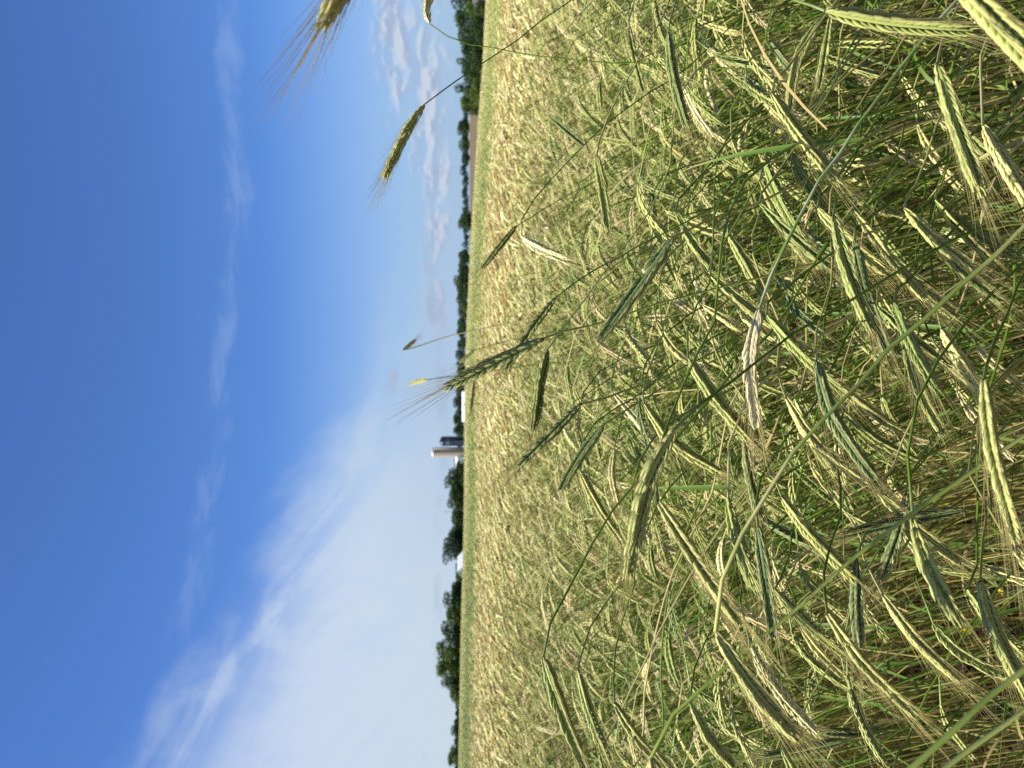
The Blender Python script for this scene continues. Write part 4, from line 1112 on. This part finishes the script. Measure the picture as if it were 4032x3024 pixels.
def silo(name, py0, py1, top, d, label, kind):
    pm = (py0 + py1) / 2; p = at(top, pm, d); g = float(ground(p[0], p[1])) - 0.3
    rad = (py1 - py0) * d / FPX / 2; h = p[2] - g
    e = empty(name, (p[0], p[1], g)); tag(e, label, 'silo')
    body_m = M_CONC if kind == 'concrete' else M_BLUE
    dome_h = rad * (0.62 if kind == 'concrete' else 0.75)
    hb = h - dome_h
    b = MB(); b.tube([(0, 0, 0), (0, 0, hb * .5), (0, 0, hb)], rad, 40); b.build('wall', body_m, e)
    u = np.linspace(0, math.pi / 2 - 0.05, 8)
    b = MB(); b.tube(np.stack([0 * u, 0 * u, hb + 0.02 + np.sin(u) * dome_h], 1), np.cos(u) * rad * 1.02, 40, cap=True)
    dm = b.build('dome', M_DOME if kind == 'concrete' else M_BLUE, e)
    b = MB(); b.tube([(0, 0, h - .05), (0, 0, h + .12), (0, 0, h + .3)], (rad * .16, rad * .16, rad * .05), 12, cap=True); b.build('vent', M_HOOP if kind == 'concrete' else M_BLUE, dm)
    if kind == 'concrete':
        z = 0.6
        while z < hb - .2:
            b = MB(); b.tube([(0, 0, z), (0, 0, z + .06)], rad + .025, 40); b.build('hoop', M_HOOP, e); z += 0.85
        b = MB(); b.tube([(rad * .8, -rad * .75, 0), (rad * .8, -rad * .75, hb + .4)], rad * .17, 12, cap=True); b.build('chute', M_CONC, e)
    else:
        for z, hh in ((hb - rad * 1.25, rad * .7),):
            b = MB(); b.tube([(0, 0, z), (0, 0, z + hh)], rad + .03, 40); b.build('name_band', M_BAND, e)
        z = 1.4
        while z < hb:
            b = MB(); b.tube([(0, 0, z), (0, 0, z + .05)], rad + .02, 40); b.build('seam', M_BLUE, e); z += 1.4
        b = MB()
        for s_ in (-.2, .2): b.tube([(s_, -rad - .12, 0), (s_, -rad - .12, hb)], .025, 4)
        for z in np.arange(.4, hb, .4): b.tube([(-.2, -rad - .12, z), (.2, -rad - .12, z)], .018, 4)
        b.build('ladder', M_HOOP, e)
silo('silo', 1718, 1756, 1732, 480, 'dark blue domed silo beside the taller concrete one', 'blue')
silo('silo', 1762, 1801, 1697, 480, 'tall pale concrete silo with a white domed cap', 'concrete')

def shed(name, py0, py1, top, d, depth, roof_h, label, wall_m, roof_m, yaw=0.0, ridge_x=True, windows=0, door=True, bury=0.0):
    pm = (py0 + py1) / 2; p = at(top, pm, d); g = float(ground(p[0], p[1])) - bury
    w = (py1 - py0) * d / FPX; h = p[2] - g; hw = h - roof_h
    e = empty(name, (p[0], p[1], g), yaw); tag(e, label, 'building')
    X, Y = w / 2, depth / 2
    b = MB()
    if ridge_x:
        v = [(-X, -Y, 0), (X, -Y, 0), (X, Y, 0), (-X, Y, 0), (-X, -Y, hw), (X, -Y, hw), (X, Y, hw), (-X, Y, hw), (-X, 0, h - .08), (X, 0, h - .08)]
        f = [(0, 1, 5, 4), (2, 3, 7, 6), (1, 2, 6, 9, 5), (3, 0, 4, 8, 7)]
    else:
        v = [(-X, -Y, 0), (X, -Y, 0), (X, Y, 0), (-X, Y, 0), (-X, -Y, hw), (X, -Y, hw), (X, Y, hw), (-X, Y, hw), (0, -Y, h - .08), (0, Y, h - .08)]
        f = [(1, 2, 6, 5), (3, 0, 4, 7), (0, 1, 5, 8, 4), (2, 3, 7, 9, 6)]
    b.add(v, f); b.build('wall', wall_m, e, False)
    o_ = 0.35
    for s_ in (-1, 1):
        b = MB()
        if ridge_x: q = [(-X - o_, s_ * (Y + o_), hw - .12), (X + o_, s_ * (Y + o_), hw - .12), (X + o_, 0, h), (-X - o_, 0, h)]
        else: q = [(s_ * (X + o_), -Y - o_, hw - .12), (s_ * (X + o_), Y + o_, hw - .12), (0, Y + o_, h), (0, -Y - o_, h)]
        q = np.array(q); b.add(np.vstack([q, q + (0, 0, .12)]), [(3, 2, 1, 0), (4, 5, 6, 7), (0, 1, 5, 4), (1, 2, 6, 5), (2, 3, 7, 6), (3, 0, 4, 7)])
        rf = b.build('roof', roof_m, e, False)
        b = MB(); nrib = int((2 * X if ridge_x else depth) / 1.2)
        for k_ in range(1, nrib):
            t = k_ / nrib
            a_ = q[0] * (1 - t) + q[1] * t; c_ = q[3] * (1 - t) + q[2] * t
            b.tube([a_ + (0, 0, .13), c_ + (0, 0, .13)], .03, 4)
        if nrib > 1: b.build('roof_rib', roof_m, rf)
    for k_ in range(windows):
        xx = -X + (k_ + .7) * (2 * X) / (windows + .4)
        b = MB(); b.box((xx, -Y - .02, hw * .6), (.9, .06, 1.1)); wn = b.build('window', M_WHITE, e, False)
        b = MB(); b.box((xx, -Y - .035, hw * .6), (.74, .06, .94)); b.build('pane', M_GLASS, wn, False)
    if door:
        b = MB(); b.box((X * .15, -Y - .025, 1.1), (1.1, .07, 2.2)); b.build('door', M_DARK, e, False)
    return e
shed('barn_shed', 1545, 1658, 1820, 425, 9, 1.8, 'long low white shed beside the blue silo, seen under the horizon trees', M_WHITE, M_ROOFW, 0.08, True, 4, bury=0.6)
shed('small_shed', 1802, 1832, 1794, 465, 4, 1.0, 'small white outbuilding at the foot of the concrete silo', M_WHITE, M_ROOFW, 0.1, True, 1, bury=0.6)
shed('white_barn', 2190, 2254, 1801, 275, 9, 2.6, 'bright white gabled barn under the airy tree', M_WHITE, M_ROOFW, -0.35, False, 0, bury=0.4)
shed('farmhouse', 2010, 2100, 1812, 325, 8, 1.9, 'lilac-grey farmhouse half hidden behind the tree group', M_SIDING, M_ROOFD, 0.2, True, 4, bury=0.4)
shed('tan_house', 8, 60, 1862, 200, 7, 1.6, 'tan house glimpsed through the right-hand wood', M_TAN, M_ROOFD, -0.2, True, 2, bury=0.4)
# pole above the trees
p = at(1748, 2015, 330); g = float(ground(p[0], p[1]))
e = empty('utility_pole', (p[0], p[1], g)); tag(e, 'thin utility pole sticking up above the tree group', 'pole')
b = MB(); b.tube([(0, 0, 0), (0, 0, p[2] - g)], (.14, .09), 8, cap=True); b.build('pole', M_POLE, e)
b = MB(); b.box((0, 0, p[2] - g - .5), (1.6, .1, .12)); b.build('crossarm', M_POLE, e)
for s_ in (-.7, 0.25, .7):
    b = MB(); b.tube([(s_, 0, p[2] - g - .43), (s_, 0, p[2] - g - .28)], .05, 6, cap=True); b.build('insulator', M_WHITE, e)

# bird
M_BIRD = plain('bird_plumage', (0.025, 0.028, 0.035), 0.7)
p = at(1099, 940, 170)
e = empty('bird', p); tag(e, 'tiny dark bird flying high in the blue sky', 'bird')
e.rotation_euler = (0.3, 0.5, 0.6)
b = MB(); b.tube([(-.09, 0, 0), (-.06, 0, 0), (0, 0, .005), (.06, 0, .01), (.085, 0, .01)], (.004, .018, .026, .018, .004), 8); b.build('body', M_BIRD, e)
for s_ in (-1, 1):
    b = MB(); b.ribbon([(0.02, s_ * .015, .012), (.01, s_ * .08, .05), (-.03, s_ * .17, .05)], (.06, .055, .01), (1, 0, 0)); b.build('wing', M_BIRD, e)
b = MB(); b.ribbon([(-.08, 0, 0), (-.14, 0, 0)], (.02, .05), (0, 1, 0)); b.build('tail', M_BIRD, e)
